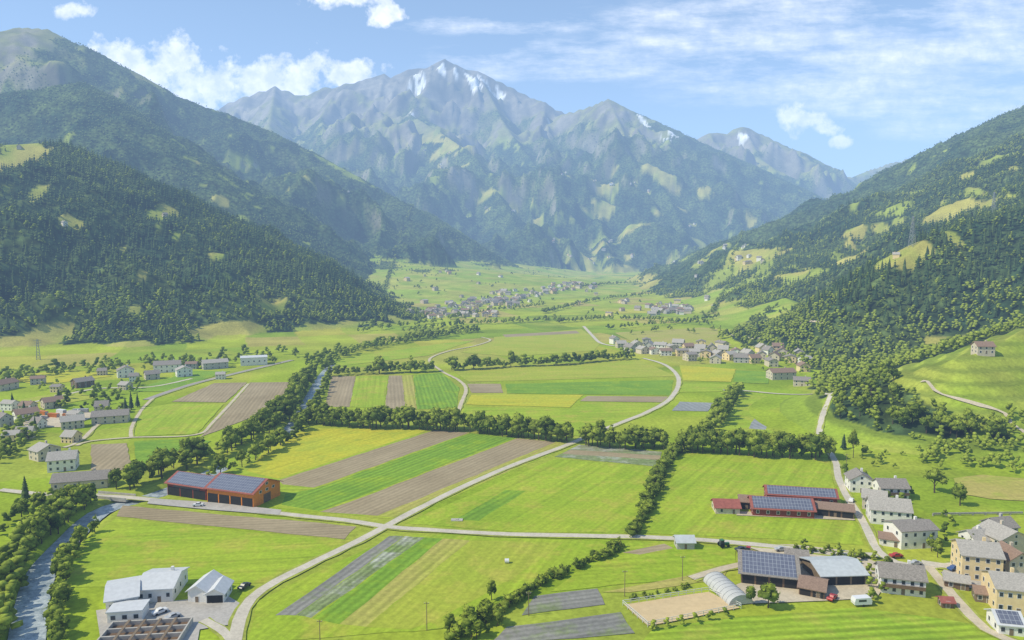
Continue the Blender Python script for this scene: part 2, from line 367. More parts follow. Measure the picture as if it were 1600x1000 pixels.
# ---------------------------------------------------------------- fields
def dirpx(p,q):
    a=G(*p);b_=G(*q); return math.atan2(b_[1]-a[1],b_[0]-a[0])
DA=dirpx((500,757),(730,675)); DE=dirpx((445,962),(620,838)); DG=dirpx((545,636),(556,588)); DX=dirpx((700,597),(1050,590)); DL=dirpx((312,684),(390,598)); DF=dirpx((815,962),(945,945)); DR=dirpx((1160,1000),(1600,975))
GR=(.265,.385,.02);GR2=(.35,.44,.03);YE=(.52,.47,.032);YE2=(.43,.46,.032);SO=(.385,.31,.19);SO2=(.31,.245,.145);CR=(.16,.295,.024);CR2=(.21,.35,.028);GY=(.27,.26,.225)
FM={'meadow':lambda d:fieldmat('meadow_grass',GR,GR2,d,0,.16,(.395,.40,.05)),
'rows':lambda d:fieldmat('mown_rows',(.23,.36,.022),(.32,.43,.03),d,3.4,.17,(.36,.40,.05)),
'olive':lambda d:fieldmat('olive_meadow',(.385,.41,.045),(.33,.40,.035),d,0,.14,(.42,.41,.06)),
'yellow':lambda d:fieldmat('yellow_meadow',YE,YE2,d,0,.14,(.37,.42,.035)),
'soil':lambda d:fieldmat('ploughed_soil',SO,SO2,d,2.6,.09,fine=.12),
'crop':lambda d:fieldmat('green_crop',CR,CR2,d,3,.12,GR),
'mixed':lambda d:fieldmat('stubble',(.42,.37,.10),(.36,.38,.06),d,3,.11),
'grey':lambda d:fieldmat('covered_bed',GY,(.22,.215,.195),d,2.2,.12,(.2,.26,.08)),
'net':lambda d:fieldmat('vegetable_bed',(.18,.25,.07),(.27,.28,.18),d,2.2,.18,(.42,.42,.37),.3),
'blue':lambda d:fieldmat('netted_bed',(.27,.285,.28),(.33,.345,.34),d,4,.07),
'tan':lambda d:fieldmat('dry_grass',(.47,.38,.12),(.40,.37,.08),d,0,.12,(.36,.39,.06)),
'sand':lambda d:fieldmat('riding_sand',(.66,.50,.28),(.58,.45,.26),d,0,.05,fine=.08)}
cache={}
def fm_(t,d):
    k=(t,round(d,2))
    if k not in cache: cache[k]=FM[t](d)
    return cache[k]
FIELDS=[
('meadow',0,[(345,722),(420,694),(480,668),(905,691),(625,812),(430,793)],'green grass between the crop strips beside the river'),
('yellow',DA,[(482,669),(672,672),(434,748),(385,736),(420,697)],'yellow flowering meadow below the tree row'),
('soil',DA,[(680,672),(733,676),(490,762),(442,757),(434,751)],'narrow brown ploughed strip next to the yellow meadow'),
('crop',DA,[(735,677),(806,684),(562,776),(498,798),(440,789),(446,772),(492,764)],'green crop strip between two brown strips'),
('soil',DA,[(808,685),(868,691),(590,806),(500,800),(564,778)],'wide brown ploughed strip running to the crossroads'),
('mixed',DA,[(868,691),(897,693),(622,809),(590,806)],'dry yellow strip along the diagonal road'),
('meadow',DA,[(866,717),(1026,731),(1000,834),(800,831),(632,818)],'bright green meadow right of the diagonal road'),
('crop',DA,[(790,766),(822,767),(748,814),(712,812)],'darker unmown strip inside the bright meadow'),
('net',DX,[(905,695),(1034,706),(1027,729),(866,714)],'mixed vegetable beds below the short tree row'),
('soil',DX,[(893,703),(1032,712),(1030,719),(878,709)],'thin dark soil bed between vegetable rows'),
('meadow',DA,[(1072,706),(1296,716),(1306,770),(1342,830),(1350,852),(1180,841),(1008,834),(1037,770)],'large green meadow in front of the solar roofed farm'),
('meadow',DX,[(180,811),(538,846),(575,830),(568,850),(420,911),(100,918),(125,850)],'smooth green meadow above the white plant buildings'),
('soil',DX,[(192,790),(557,823),(538,843),(182,807)],'long brown ploughed strip along the cross road'),
('meadow',DE,[(628,834),(935,846),(950,856),(820,916),(690,983),(385,1005),(402,940),(470,905)],'green field block below the crossroads'),
('grey',DE,[(608,838),(632,838),(462,962),(430,962)],'dark grey covered bed in the lower field block'),
('net',DE,[(633,838),(664,840),(486,966),(463,962)],'speckled vegetable bed beside the grey bed'),
('crop',DE,[(664,840),(692,842),(530,976),(488,967)],'fresh green crop strip in the lower field block'),
('mixed',DE,[(692,842),(735,845),(572,980),(530,976)],'brownish stubble strip in the lower field block'),
('olive',DE,[(735,845),(880,848),(800,905),(690,965),(640,984),(572,980)],'olive green mown field right of the stubble strip'),
('meadow',DX,[(985,846),(1150,856),(1150,880),(1080,903),(860,925),(905,890)],'green meadow between hedge and farmyard'),
('soil',DF,[(972,864),(1038,850),(1052,857),(1000,867)],'small bare soil patch beside the hedge end'),
('mixed',DF,[(940,926),(1080,899),(1138,888),(1130,906),(985,926)],'dry stubble strip behind the riding arena'),
('grey',DF,[(835,932),(933,920),(945,945),(815,962)],'grey covered bed next to the riding arena'),
('grey',DF,[(792,980),(970,957),(992,990),(760,1010)],'large grey bed at the lower edge'),
('rows',DR,[(1000,1008),(1020,984),(1160,964),(1350,950),(1600,988),(1620,1030),(1000,1030)],'green meadow mown in rows along the lower edge'),
('soil',DG,[(518,588),(556,588),(546,636),(508,636)],'brown strip in the far left field block'),
('meadow',DG,[(557,588),(607,587),(600,638),(546,636)],'green strip between two brown strips of the far block'),
('soil',DG,[(608,587),(628,587),(634,640),(601,638)],'second brown strip of the far left block'),
('mixed',DG,[(628,587),(645,586),(651,640),(635,640)],'pale stubble strip of the far left block'),
('crop',DG,[(646,586),(690,583),(718,606),(713,638),(652,640)],'green crop beside the curving path'),
('olive',DX,[(700,575),(1000,563),(1056,588),(733,597)],'yellow green meadow below the far tree row'),
('crop',DX,[(790,600),(1052,594),(1048,618),(792,615)],'dark green crop block in mid valley'),
('soil',DX,[(730,600),(782,600),(786,614),(737,614)],'small brown plot beside the curving path'),
('yellow',DX,[(737,617),(912,617),(890,637),(728,632)],'bright yellow plot in mid valley'),
('soil',DX,[(918,619),(1044,620),(1034,629),(906,627)],'thin brown strip below the dark crop block'),
('meadow',DX,[(725,636),(888,640),(925,629),(1036,631),(962,662),(905,682),(722,652)],'green meadow behind the long tree row'),
('olive',DX,[(772,527),(908,514),(938,536),(928,548),(800,557),(720,551),(772,533)],'olive green meadow in front of the middle village'),
('meadow',DX,[(530,561),(690,537),(742,532),(668,556),(522,573)],'green meadow beyond the left tree rows'),
('soil',DX,[(785,523),(900,517),(906,521),(790,527)],'thin brown strip near the far hedge'),
('meadow',DX,[(1068,598),(1140,601),(1128,612),(1062,613)],'small green plot beside the right road'),
('blue',DG,[(1062,628),(1118,630),(1106,643),(1050,642)],'blue grey netted beds in mid valley'),
('meadow',DX,[(1150,615),(1284,628),(1290,645),(1274,682),(1122,672)],'green meadow inside the road bend'),
('blue',DG,[(1182,648),(1204,648),(1196,672),(1170,670)],'pale netted bed inside the road bend'),
('blue',DG,[(1222,649),(1244,650),(1240,676),(1214,675)],'second netted bed inside the road bend'),
('soil',DG,[(1254,650),(1288,654),(1274,683),(1246,680)],'dark soil bed beside the bending road'),
('yellow',DX,[(1062,571),(1150,577),(1142,597),(1068,595)],'yellow meadow below the middle village'),
('soil',DL,[(390,598),(470,597),(400,650),(312,684)],'large brown field left of the river'),
('soil',DL,[(268,628),(335,599),(386,598),(352,629)],'upper brown field left of the river'),
('meadow',DL,[(212,640),(268,631),(350,632),(308,678),(215,682)],'green plot left of the brown fields'),
('soil',DL,[(142,695),(198,693),(206,735),(142,735)],'small brown garden plot near the left farmhouses'),
('yellow',DX,[(0,588),(120,578),(175,588),(60,603)],'pale yellow meadow below the left forest'),
('crop',DX,[(200,612),(300,580),(360,580),(260,612)],'dark green strip along the railway'),
('olive',DX,[(0,630),(70,618),(120,612),(150,622),(30,645)],'olive meadow in front of the left hamlet'),
('crop',DX,[(210,690),(300,686),(330,690),(250,725),(212,735)],'rough green plot between track and river trees'),
('mixed',DX,[(1000,540),(960,520),(1100,512),(1260,530),(1240,540)],'pale stubble meadow behind the middle village'),
('crop',DX,[(1150,579),(1205,582),(1200,600),(1146,598)],'dark green plot left of the lone house'),
('tan',DX,[(1490,748),(1540,742),(1640,740),(1640,786),(1545,780),(1498,772)],'dry tan field at the right edge below the thicket'),
('sand',0,[(975,946),(1108,926),(1156,951),(1012,979)],'pale sand riding arena with white fence'),
]
zf=.05
for t,d,px,lab in FIELDS:
    P=[Vector((*G(*p),0)) for p in px]; vs=[]
    for i in range(len(P)):
        a=P[i];b_=P[(i+1)%len(P)]; n=max(2,int((b_-a).length/7))
        nn=Vector((-(b_-a).y,(b_-a).x,0)).normalized()
        for k in range(n):
            q=a.lerp(b_,k/n)
            if k: q=q+nn*random.uniform(-.4,.4)
            vs.append((q.x,q.y,zf))
    nme={'soil':'ploughed_field','meadow':'meadow','rows':'meadow','olive':'meadow','yellow':'meadow','crop':'crop_field','mixed':'stubble_field','grey':'covered_bed','net':'vegetable_field','blue':'netted_bed','sand':'riding_arena','tan':'dry_field'}[t]
    tag(MB().add(vs,[tuple(range(len(vs)))]).build(nme,[fm_(t,d)]),lab,'field',kind='structure'); zf+=.004
# ---------------------------------------------------------------- roads and river
def ribbon(name,px,w,mat,label,z0,cat='road',conv=G,step=6,flatz=None,wob=.15):
    P=dense(px,step,conv); vs=[];fs=[]
    for i,p in enumerate(P):
        t=(P[min(i+1,len(P)-1)]-P[max(i-1,0)]); t=Vector((t.x,t.y)).normalized(); n=Vector((-t.y,t.x))
        for s in (-1,-.33,.33,1):
            q=Vector((p.x,p.y))+n*(s*w/2+(random.uniform(-wob,wob) if abs(s)==1 else 0)); vs.append((q.x,q.y))
    a=np.array(vs); zz=np.maximum(terrain(a[:,0],a[:,1]),0) if flatz is None else np.full(len(a),flatz)
    vs=[(x,y,float(z)+z0) for (x,y),z in zip(vs,zz)]
    for i in range(len(P)-1):
        for k in range(3): a=i*4+k; fs.append((a+1,a,a+4,a+5))
    return tag(MB().add(vs,fs).build(name,[mat]),label,cat,kind='structure')
def H2(px,py): p=hit(px,py); return (p.x,p.y)
R1p=[(355,1060),(366,1010),(374,970),(392,937),(432,909),(500,875),(560,846),(605,822),(650,798),(720,763),(800,728),(870,702),(905,688),(960,665),(1010,645),(1045,625),(1060,602),(1056,584),(1036,569),(1005,560)]
R2p=[(0,766),(80,774),(165,776),(240,782),(300,789),(400,799),(470,807),(540,814),(605,824),(640,827),(720,832),(800,836),(900,838),(1000,840),(1100,845),(1180,852),(1240,858),(1300,866),(1370,868)]
R4p=[(1130,610),(1165,611),(1230,618),(1280,627),(1297,640),(1287,660),(1280,684),(1292,702),(1305,722),(1311,750),(1325,780),(1345,810),(1360,840),(1372,862),(1400,880),(1450,886),(1500,882)]
for i,(n,px,w,mt,lab) in enumerate([
 ('road',R1p,3.4,'road','pale diagonal farm road running from the lower edge up the valley'),
 ('road',R2p,3.3,'road','pale cross road passing the orange barn and the farmyard'),
 ('road',R4p,3.0,'road','winding pale road past the white houses on the right'),
 ('path',[(713,652),(720,632),(728,608),(716,594),(690,580),(671,562),(700,549),(740,541),(766,532),(752,527)],2.5,'track','sandy path curving between the mid valley fields'),
 ('road',[(912,510),(925,524),(938,536),(960,541)],4,'road','short pale road near the middle village'),
 ('path',[(120,697),(140,690),(208,684),(305,680),(335,658),(388,600)],2,'track','narrow farm track around the brown fields'),
 ('path',[(100,700),(125,690),(148,668),(165,650)],2.4,'track','short track to the left farmhouses'),
 ('path',[(205,684),(206,668),(222,640),(240,622)],2,'track','side track beside the left green plot'),
 ('road',[(0,640),(70,625),(150,608),(235,605),(300,592)],3,'road','pale road through the left hamlet'),
 ('railway_track',[(228,625),(300,601),(380,581),(456,563)],5,'rail','straight grey railway embankment on the left'),
 ('path',[(318,970),(345,985),(360,1000),(368,1010)],2.4,'road','driveway of the white plant'),
 ('path',[(1080,905),(1130,890),(1180,880),(1240,880)],3,'track','gravel farm track behind the riding arena'),
 ('road',[(1600,895),(1540,892),(1480,886),(1440,880)],4,'road','short lane between the cream houses'),
 ('road',[(1450,886),(1475,915),(1500,945),(1540,985),(1600,1010)],3.2,'track','gravel lane to the lower right corner'),
]):
    ribbon('verge',px,w*1.5,M['verge'],'dry grass verge of the '+lab,.31+.001*i,'verge',wob=.5)
    ribbon(n,px,w,M[mt],lab,.34+.004*i)
ribbon('path',[(1440,597),(1460,610),(1485,622),(1530,634),(1560,642),(1580,662),(1605,682)],2.1,M['track'],'sandy path winding over the right slope',.8,'path',conv=H2,step=4)
ribbon('path',[(1130,520),(1180,530),(1220,515),(1290,505)],3,M['track'],'pale path below the right wood',.6,'path',conv=H2,step=5)
ribbon('river',RIVER_PX,8.8,M['water'],'shallow pale river winding down the left side',0.0,'river',flatz=-1.1,step=5)
def slab(name,px,mat,z,label,cat='yard'):
    return tag(MB().add([(*G(*p),z) for p in px],[tuple(range(len(px)))]).build(name,[M[mat]]),label,cat,kind='structure')
slab('yard',[(150,955),(225,945),(292,938),(352,930),(382,948),(375,975),(312,985),(306,1020),(160,1020)],'yard',.30,'grey paved yard of the white plant')
slab('yard',[(1150,850),(1240,852),(1330,862),(1370,880),(1390,905),(1370,935),(1290,940),(1160,945),(1150,915),(1240,880)],'track',.305,'gravel farmyard around the open barns')
slab('yard',[(235,780),(330,786),(440,798),(436,806),(320,797),(230,788)],'yard',.40,'paved forecourt of the orange barn')
slab('yard',[(1480,880),(1600,880),(1600,930),(1500,918),(1470,900)],'yard',.295,'paved square between the cream houses')
slab('yard',[(1155,800),(1340,806),(1335,814),(1150,806)],'track',.29,'gravel strip in front of the solar roofed farm')
slab('yard',[(30,655),(130,638),(150,650),(110,668),(40,668)],'track',.3,'gravel builder yard in the left hamlet')
a=Vector(G(152,775));b_=Vector(G(198,779)); L=(b_-a).length
br=empty('bridge',(*((a+b_)/2),0),math.atan2((b_-a).y,(b_-a).x)); tag(br,'low concrete road bridge over the river','bridge')
MB().box(-L/2-2,L/2+2,-2.6,2.6,-.5,.30).build('deck',[M['conc']],br)
for s in (-1,1): MB().box(-L/2-2,L/2+2,s*2.8-.12,s*2.8+.12,-.4,1.2).build('parapet',[M['conc']],br)
# ---------------------------------------------------------------- buildings
wm=MB().box(-.6,.6,-.05,.0,-.72,.72,0).box(-.46,.46,-.075,-.02,-.58,.58,1).mesh('window',[M['frame'],M['glass']])
dm=MB().box(-.6,.6,-.06,.0,0,2.1,0).box(-.5,.5,-.08,-.02,.1,2.0,1).mesh('door',[M['frame'],M['wood']])
def put(name,me,par,loc,rz=0,sc=(1,1,1)):
    o=link(bpy.data.objects.new(name,me),par); o.location=loc; o.rotation_euler=(0,0,rz); o.scale=sc; return o
def bld(name,label,cat,fl,fr,dep,eave,ridge,wall,roof,axis='x',win=(3,2),solar=0,group=None,over=.55,chim=1,door=1,openf=0,base=None,balc=0):
    A_,B_=hits([fl,fr]) if not isinstance(fl,Vector) else (fl,fr)
    d=(B_-A_).to_2d(); w=d.length; ang=math.atan2(d.y,d.x); n=Vector((-d.y,d.x)).normalized()
    cxy=(A_.to_2d()+B_.to_2d())/2+n*dep/2; z=(A_.z+B_.z)/2
    rt=empty(name,(cxy.x,cxy.y,z+.02),ang); tag(rt,label,cat,group)
    if axis=='x': L,D=w,dep
    else: L,D=dep,w
    pent=[(-D/2,-1.5),(D/2,-1.5),(D/2,eave),(0,ridge),(-D/2,eave)]
    ax='x' if axis=='x' else 'y'
    MB().prism(pent,-L/2,L/2,0,ax).build('wall',[M[wall]],rt)
    sl=(ridge-eave)/(D/2); e=D/2+over; ez=eave-over*sl+.03
    sec=[(-e,ez),(0,ridge+.03),(e,ez),(e,ez+.24),(0,ridge+.3),(-e,ez+.24)]
    ro=MB().prism(sec,-L/2-over,L/2+over,0,ax).build('roof',[M[roof]],rt)
    if chim:
        cx=L*.22; o=D*.16; zc=ridge-.16*D*sl
        (MB().box(cx-.4,cx+.4,o-.4,o+.4,zc-.6,ridge+.9) if axis=='x' else MB().box(o-.4,o+.4,cx-.4,cx+.4,zc-.6,ridge+.9)).build('chimney',[M[wall if wall!='orange' else 'conc']],ro)
    if solar and axis=='x':
        y0=-e+.5; y1=-.35; f=lambda y:ridge+.3+y*sl+.1
        k=L/2-.3
        MB().add([(-k,y0,f(y0)),(k,y0,f(y0)),(k,y1,f(y1)),(-k,y1,f(y1)),(-k,y0,f(y0)-.06),(k,y0,f(y0)-.06),(k,y1,f(y1)-.06),(-k,y1,f(y1)-.06)],[(0,1,2,3),(7,6,5,4),(0,4,5,1),(1,5,6,2),(2,6,7,3),(3,7,4,0)]).build('solar_array',[M['solar']],ro)
    nc,nr=win
    sh=eave/max(nr,1)
    for r in range(nr):
        zc=sh*(r+.55)
        for i in range(nc):
            x=-w/2+w*(i+.5)/nc
            if door and r==0 and i==nc//2: put('door',dm,rt,(x,-dep/2,0)); continue
            if openf and r==0: continue
            put('window',wm,rt,(x,-dep/2,zc))
        ns=max(1,min(3,int(dep/3.5)))
        if nc:
            for i in range(ns):
                y=-dep/2+dep*(i+.5)/ns
                put('window',wm,rt,(-w/2,y,zc),-math.pi/2); put('window',wm,rt,(w/2,y,zc),math.pi/2)
    if axis=='y' and nr and ridge-eave>1.8: put('window',wm,rt,(0,-dep/2,eave+.35*(ridge-eave)),0,(.8,1,.8))
    if openf:
        for i in range(openf):
            x0=-w/2+w*i/openf+.3; x1=-w/2+w*(i+1)/openf-.3
            MB().box(x0,x1,-dep/2-.06,-dep/2+.02,0,min(eave-.5,3.8)).build('gateway',[M['dark']],rt)  # closed dark panel on the wall paints the shaded open bay
    if balc:
        MB().box(-w/2+.3,w/2-.3,-dep/2-1.2,-dep/2-.01,eave*.5-.15,eave*.5).box(-w/2+.3,w/2-.3,-dep/2-1.2,-dep/2-1.12,eave*.5,eave*.5+.95).build('balcony',[M['brown']],rt)
    return rt,w
def flatb(name,label,cat,fl,fr,dep,hh,wall,roof,win=(3,1)):
    A_,B_=hits([fl,fr]); d=(B_-A_).to_2d(); w=d.length; ang=math.atan2(d.y,d.x); n=Vector((-d.y,d.x)).normalized()
    cxy=(A_.to_2d()+B_.to_2d())/2+n*dep/2
    rt=empty(name,(cxy.x,cxy.y,(A_.z+B_.z)/2+.02),ang); tag(rt,label,cat)
    MB().box(-w/2,w/2,-dep/2,dep/2,-1,hh).build('wall',[M[wall]],rt)
    MB().box(-w/2-.3,w/2+.3,-dep/2-.3,dep/2+.3,hh+.01,hh+.35).build('roof',[M[roof]],rt)
    for r in range(win[1]):
        for i in range(win[0]): put('window',wm,rt,(-w/2+w*(i+.5)/win[0],-dep/2,hh*(r+.55)/max(win[1],1)),0,(1.3,1,1))
    return rt
b1,w=bld('barn','orange timber barn wing with gable end and solar roof','barn',(324,784),(396,794),17,6.0,9.4,'orange','redroof',win=(0,0),solar=1,chim=0,door=0,openf=4,over=1.0)
for s in range(3): put('window',wm,b1,(w/2,-4+4*s,5.2),math.pi/2,(1.4,1,.8))
put('window',wm,b1,(w/2,0,7.6),math.pi/2,(1.4,1,.8)); MB().box(w/2-.01,w/2+.07,-2.2,2.2,0,3.6).build('gateway',[M['brown']],b1)
b2,w=bld('barn','dark red barn wing with solar roof, left of the orange gable','barn',(262,774),(322,782),13,5.4,8.2,'redwood','redroof',win=(0,0),solar=1,chim=0,door=0,openf=3,over=.9)
MB().box(-7,7,-6.62,-6.5,3.9,5.1).build('glazing_band',[M['glass']],b2)
bld('barn','long low barn with big grey solar roof and red rim','barn',(1176,806),(1272,811),11,3.2,6.0,'redwood','redroof',win=(6,1),solar=1,chim=0,door=0,over=.8)
bld('barn','rear red roofed barn with solar strip behind the low solar barn','barn',(1198,786),(1308,793),9,3.8,6.0,'redwood','redroof',win=(6,1),solar=1,chim=0,door=0,over=.7)
bld('shed','small crimson roofed shed left of the solar barns','shed',(1118,803),(1156,804),8,2.6,4.6,'beige','redroof',win=(2,1),chim=0,over=.6)
bld('shed','narrow dark shed between crimson shed and solar barn','shed',(1155,795),(1178,797),7,3,4.6,'brown','brownroof',win=(1,1),chim=0,openf=1)
bld('shed','brown lean shed at the right end of the solar barns','shed',(1276,806),(1334,812),8,3,4.4,'brown','brownroof',win=(3,1),chim=0,openf=3)
bld('barn','tall brown barn with full solar roof in the lower farmyard','barn',(1158,912),(1246,922),17,3.8,7.2,'brown','slate',win=(0,0),solar=1,chim=0,door=0,openf=4,over=1)
bld('barn','open barn with pale metal roof in the lower farmyard','barn',(1284,916),(1352,914),13,3.4,5.2,'wood','metalroof',win=(0,0),chim=0,door=0,openf=3,over=.9)
bld('shed','rusty brown roofed shed between the two farmyard barns','shed',(1248,930),(1288,938),9,2.6,4.2,'brown','brownroof',win=(2,1),chim=0,openf=2)
bld('shed','blue grey field shed beside the cross road','shed',(1058,859),(1085,859),5,2.6,4,'greyw','metalroof',win=(1,1),chim=0)
bld('shed','low timber shed behind the solar roofed tall barn','shed',(1228,880),(1262,884),6,2.5,3.8,'brown','slate',win=(2,1),chim=0)
HS=[((1328,769),(1364,771),9,5.4,8,'white','slate','y',(3,2),0,'white gabled house highest in the right cluster'),
((1376,781),(1420,782),9,5,7.6,'white','slate','x',(4,2),1,'white house with dark timber balcony on the upper right'),
((1347,795),(1384,800),8,4.8,7,'beige','slate2','x',(3,2),0,'beige house beside the winding road'),
((1360,818),(1424,824),10,5.6,8.8,'white','slate2','x',(5,2),0,'broad white house with pale stone roof beside the winding road'),
((1408,859),(1464,856),10,6.4,8,'white','slate','x',(4,2),0,'white two storey house with low roof above the farmyard'),
((1502,906),(1566,913),12,8.0,10.6,'cream','slate2','x',(4,3),0,'tall cream house with many windows at the right edge'),
((1376,926),(1446,934),9,5,7.6,'white','slate','x',(5,2),1,'white house with grey roof and balcony in front of the farmyard'),
((1556,958),(1612,964),12,7.2,9.6,'cream','slate2','x',(4,2),0,'golden cream house in the lower right corner'),
((1562,872),(1610,868),11,6.0,8.6,'beige','slate2','y',(3,2),0,'beige gabled house behind the tall cream house'),
((1562,848),(1590,845),8,5,7.4,'greyw','slate','x',(3,2),0,'grey stone roofed house furthest back at the right edge'),
((1576,905),(1612,905),9,6,8.4,'beige','brownroof','y',(3,2),0,'beige house with brown roof squeezed at the right edge'),
((1524,866),(1554,864),8,4.6,6.8,'white','slate2','x',(3,2),0,'small white house left of the beige gable'),]
for fl,fr,d,e,r,wl,rf,ax,wn,bc,lab in HS: bld('house',lab,'house',fl,fr,d,e,r,wl,rf,ax,wn,balc=bc)
bld('shed','low white garage below the broad white house','garage',(1374,852),(1408,857),6,2.6,3.8,'white','brownroof',win=(2,1),chim=0)
bld('shed','low brown shed beside the tall cream house','shed',(1476,918),(1514,924),5,2.4,3.6,'brown','slate2',win=(2,1),chim=0)
bld('shed','small red roofed garden hut on the lower meadow','hut',(1472,950),(1490,951),3,1.8,2.6,'brown','redroof',win=(1,1),chim=0)
bld('shed','timber hut near the lower right corner','hut',(1524,940),(1552,944),5,2.6,3.8,'wood','brownroof',win=(2,1),chim=0)
bld('house','low white building with solar roof at the very corner','house',(1560,992),(1600,996),8,3,5,'white','whiteroof',win=(3,1),solar=1,chim=0)
p=hit(1540,556); q=p+Vector((0,0,1.4)); bld('house','lone beige house on the right hillside','house',q-Vector((5,0,0)),q+Vector((5,-1,0)),8,4.6,7,'beige','brownroof',win=(3,2))
bld('house','lone beige house with brown roof below the middle village','house',(1207,594),(1244,593),11,6,8.6,'beige','brownroof',win=(4,2))
bld('house','small beige house right of the lone house below the village','house',(1240,604),(1266,603),8,4.5,6.6,'beige','slate',win=(3,2))
bld('plant_hall','main white gabled hall of the plant','hall',(214,944),(270,941),14,4.2,6.0,'white','whiteroof','x',(4,1),chim=1)
bld('plant_hall','left white hall of the plant with pale roof','hall',(166,962),(216,953),14,4,5.4,'white','whiteroof','x',(3,1),chim=0)
flatb('plant_block','low white front block of the plant','hall',(168,976),(222,972),6,3.2,'white','whiteroof',(3,1))
bld('plant_hall','separate small white hall with two roof levels','hall',(294,942),(322,943),10,3.6,5.2,'white','whiteroof','y',(1,1),chim=0)
bld('plant_hall','lower white annex of the separate hall','hall',(322,944),(350,943),8,3.0,4.4,'white','whiteroof','y',(1,1),chim=0,openf=1,door=0)
p0=hit(232,990)
tk=empty('settling_basin',(p0.x,p0.y-2,.3),.12); tag(tk,'open concrete settling basins of the plant with walkways','basin')
for y in (-6,-2,2,6): MB().box(-10,10,y-.25,y+.25,-1,1.6).build('basin_wall',[M['conc']],tk)
for x in (-10.2,10.2): MB().box(x-.2,x+.2,-6.25,6.25,-1,1.6).build('basin_wall',[M['conc']],tk)
for y in (-4,0,4): MB().box(-9.98,9.98,y-1.72,y+1.72,-.9,.5).build('basin_water',[M['brown']],tk)
for x in (-6,-2,2,6): MB().box(x-.35,x+.35,-6.2,6.2,1.62,1.75).build('walkway',[M['wood']],tk)
LH=[((74,739),(118,735),10,5.6,8.4,'white','slate2','x',(4,2),'white farmhouse nearest the left edge bridge'),
((60,722),(96,714),9,5,7.4,'beige','slate2','y',(3,2),'beige farmhouse behind the white farmhouse'),
((80,769),(168,762),9,4,6.6,'beige','slate','x',(6,1),'long beige farm building beside the river bridge'),
((143,664),(200,660),10,4.6,7.2,'beige','slate','x',(4,2),'beige house with dark roof standing alone by the track'),
((96,672),(132,668),9,4.6,7,'beige','slate2','x',(4,2),'beige house in the left hamlet next to the yard'),
((26,660),(62,655),10,4.6,7,'white','brownroof','x',(4,2),'white house with brown roof at the left edge hamlet'),
((0,668),(22,664),9,5,7.6,'greyw','slate','y',(2,2),'grey house cut by the left edge'),
((70,640),(100,636),9,4.6,7,'beige','brownroof','x',(3,2),'beige house with brown roof in the left hamlet'),
((120,607),(148,603),9,4.6,7,'brown','slate','x',(3,2),'brown house with dark roof by the hamlet road'),
((184,591),(210,589),10,6,9,'white','slate','y',(3,2),'white gabled house below the left forest'),
((240,583),(282,581),12,6.6,9.4,'white','slate','x',(5,2),'wide white house with dark roof below the left forest'),
((277,590),(301,588),9,6,8.5,'white','slate2','y',(3,2),'bright white house right of the wide white house'),
((318,578),(357,575),11,5.6,8,'greyw','slate2','x',(4,2),'grey house with pale roof near the railway'),
((228,594),(250,592),8,4.5,7,'beige','slate','x',(2,2),'small beige house left of the bright white house'),
((0,612),(30,606),10,5,7.6,'beige','brownroof','x',(3,2),'beige house with brown roof at the far left')]
for fl,fr,d,e,r,wl,rf,ax,wn,lab in LH: bld('house',lab,'house',fl,fr,d,e,r,wl,rf,ax,wn)
flatb('warehouse','white flat roofed warehouse beside the railway','warehouse',(376,572),(418,570),16,7,'white','whiteroof',(5,1))
def mini(w,d,e,r,wall,roof):
    mb=MB().prism([(-d/2,-3),(d/2,-3),(d/2,e),(0,r),(-d/2,e)],-w/2,w/2,0,'x')
    s=(r-e)/(d/2); o=d/2+.6; ez=e-.6*s+.03
    mb.prism([(-o,ez),(0,r+.03),(o,ez),(o,ez+.3),(0,r+.35),(-o,ez+.3)],-w/2-.6,w/2+.6,1,'x')
    mb.box(w*.2-.4,w*.2+.4,.6,1.4,r-1,r+1,0)
    for i in range(3):
        for j in range(2):
            x=-w/2+w*(i+.5)/3; z=e*(j+.5)/2; mb.box(x-.55,x+.55,-d/2-.05,-d/2+.01,z-.7,z+.7,2)
    for j in range(2):
        for y in (-d/4,d/4):
            z=e*(j+.5)/2
            for sx in (-1,1): mb.box(sx*w/2-.05,sx*w/2+.05,y-.5,y+.5,z-.7,z+.7,2)
    return mb.mesh('house',[M[wall],M[roof],M['glass']])
WN={'white':'white','beige':'beige','cream':'cream','greyw':'grey'}; RN={'slate':'dark stone','slate2':'pale stone','brownroof':'brown','redroof':'reddish'}
mini_m=[]
for wl in ('white','beige','cream','greyw','beige'):
    for rf in ('slate','slate2','brownroof','slate','slate2'):
        mini_m.append((mini(random.uniform(9,14),random.uniform(8,11),random.uniform(4.5,6.5),random.uniform(7,9),wl,rf),WN[wl],RN[rf]))
VH=[(985,549),(995,543),(1004,552),(1015,545),(1022,553),(1032,547),(1040,555),(1050,549),(1066,556),(1075,548),(1085,557),(1094,551),(1103,558),(1112,550),(1122,559),(1130,552),(1140,562),(1150,555),(1158,566),(1168,558),(1178,567),(1190,561),(1200,553),(1210,563),(1222,556),(1235,566),(1248,558),(1258,569),(1010,538),(1060,541),(1095,541),(1128,543),(1190,549),(1215,548),(960,537),(970,543),(1078,563),(1118,567),(1205,572),(1255,580)]
for p in hits(VH):
    me,wn,rn=random.choice(mini_m); o=link(bpy.data.objects.new('village_house',me)); o.location=p; o.rotation_euler=(0,0,random.uniform(-.5,.5)+random.choice((0,1.57)))
    tag(o,f'{wn} house with {rn} roof in the middle village','house','houses of the middle village')
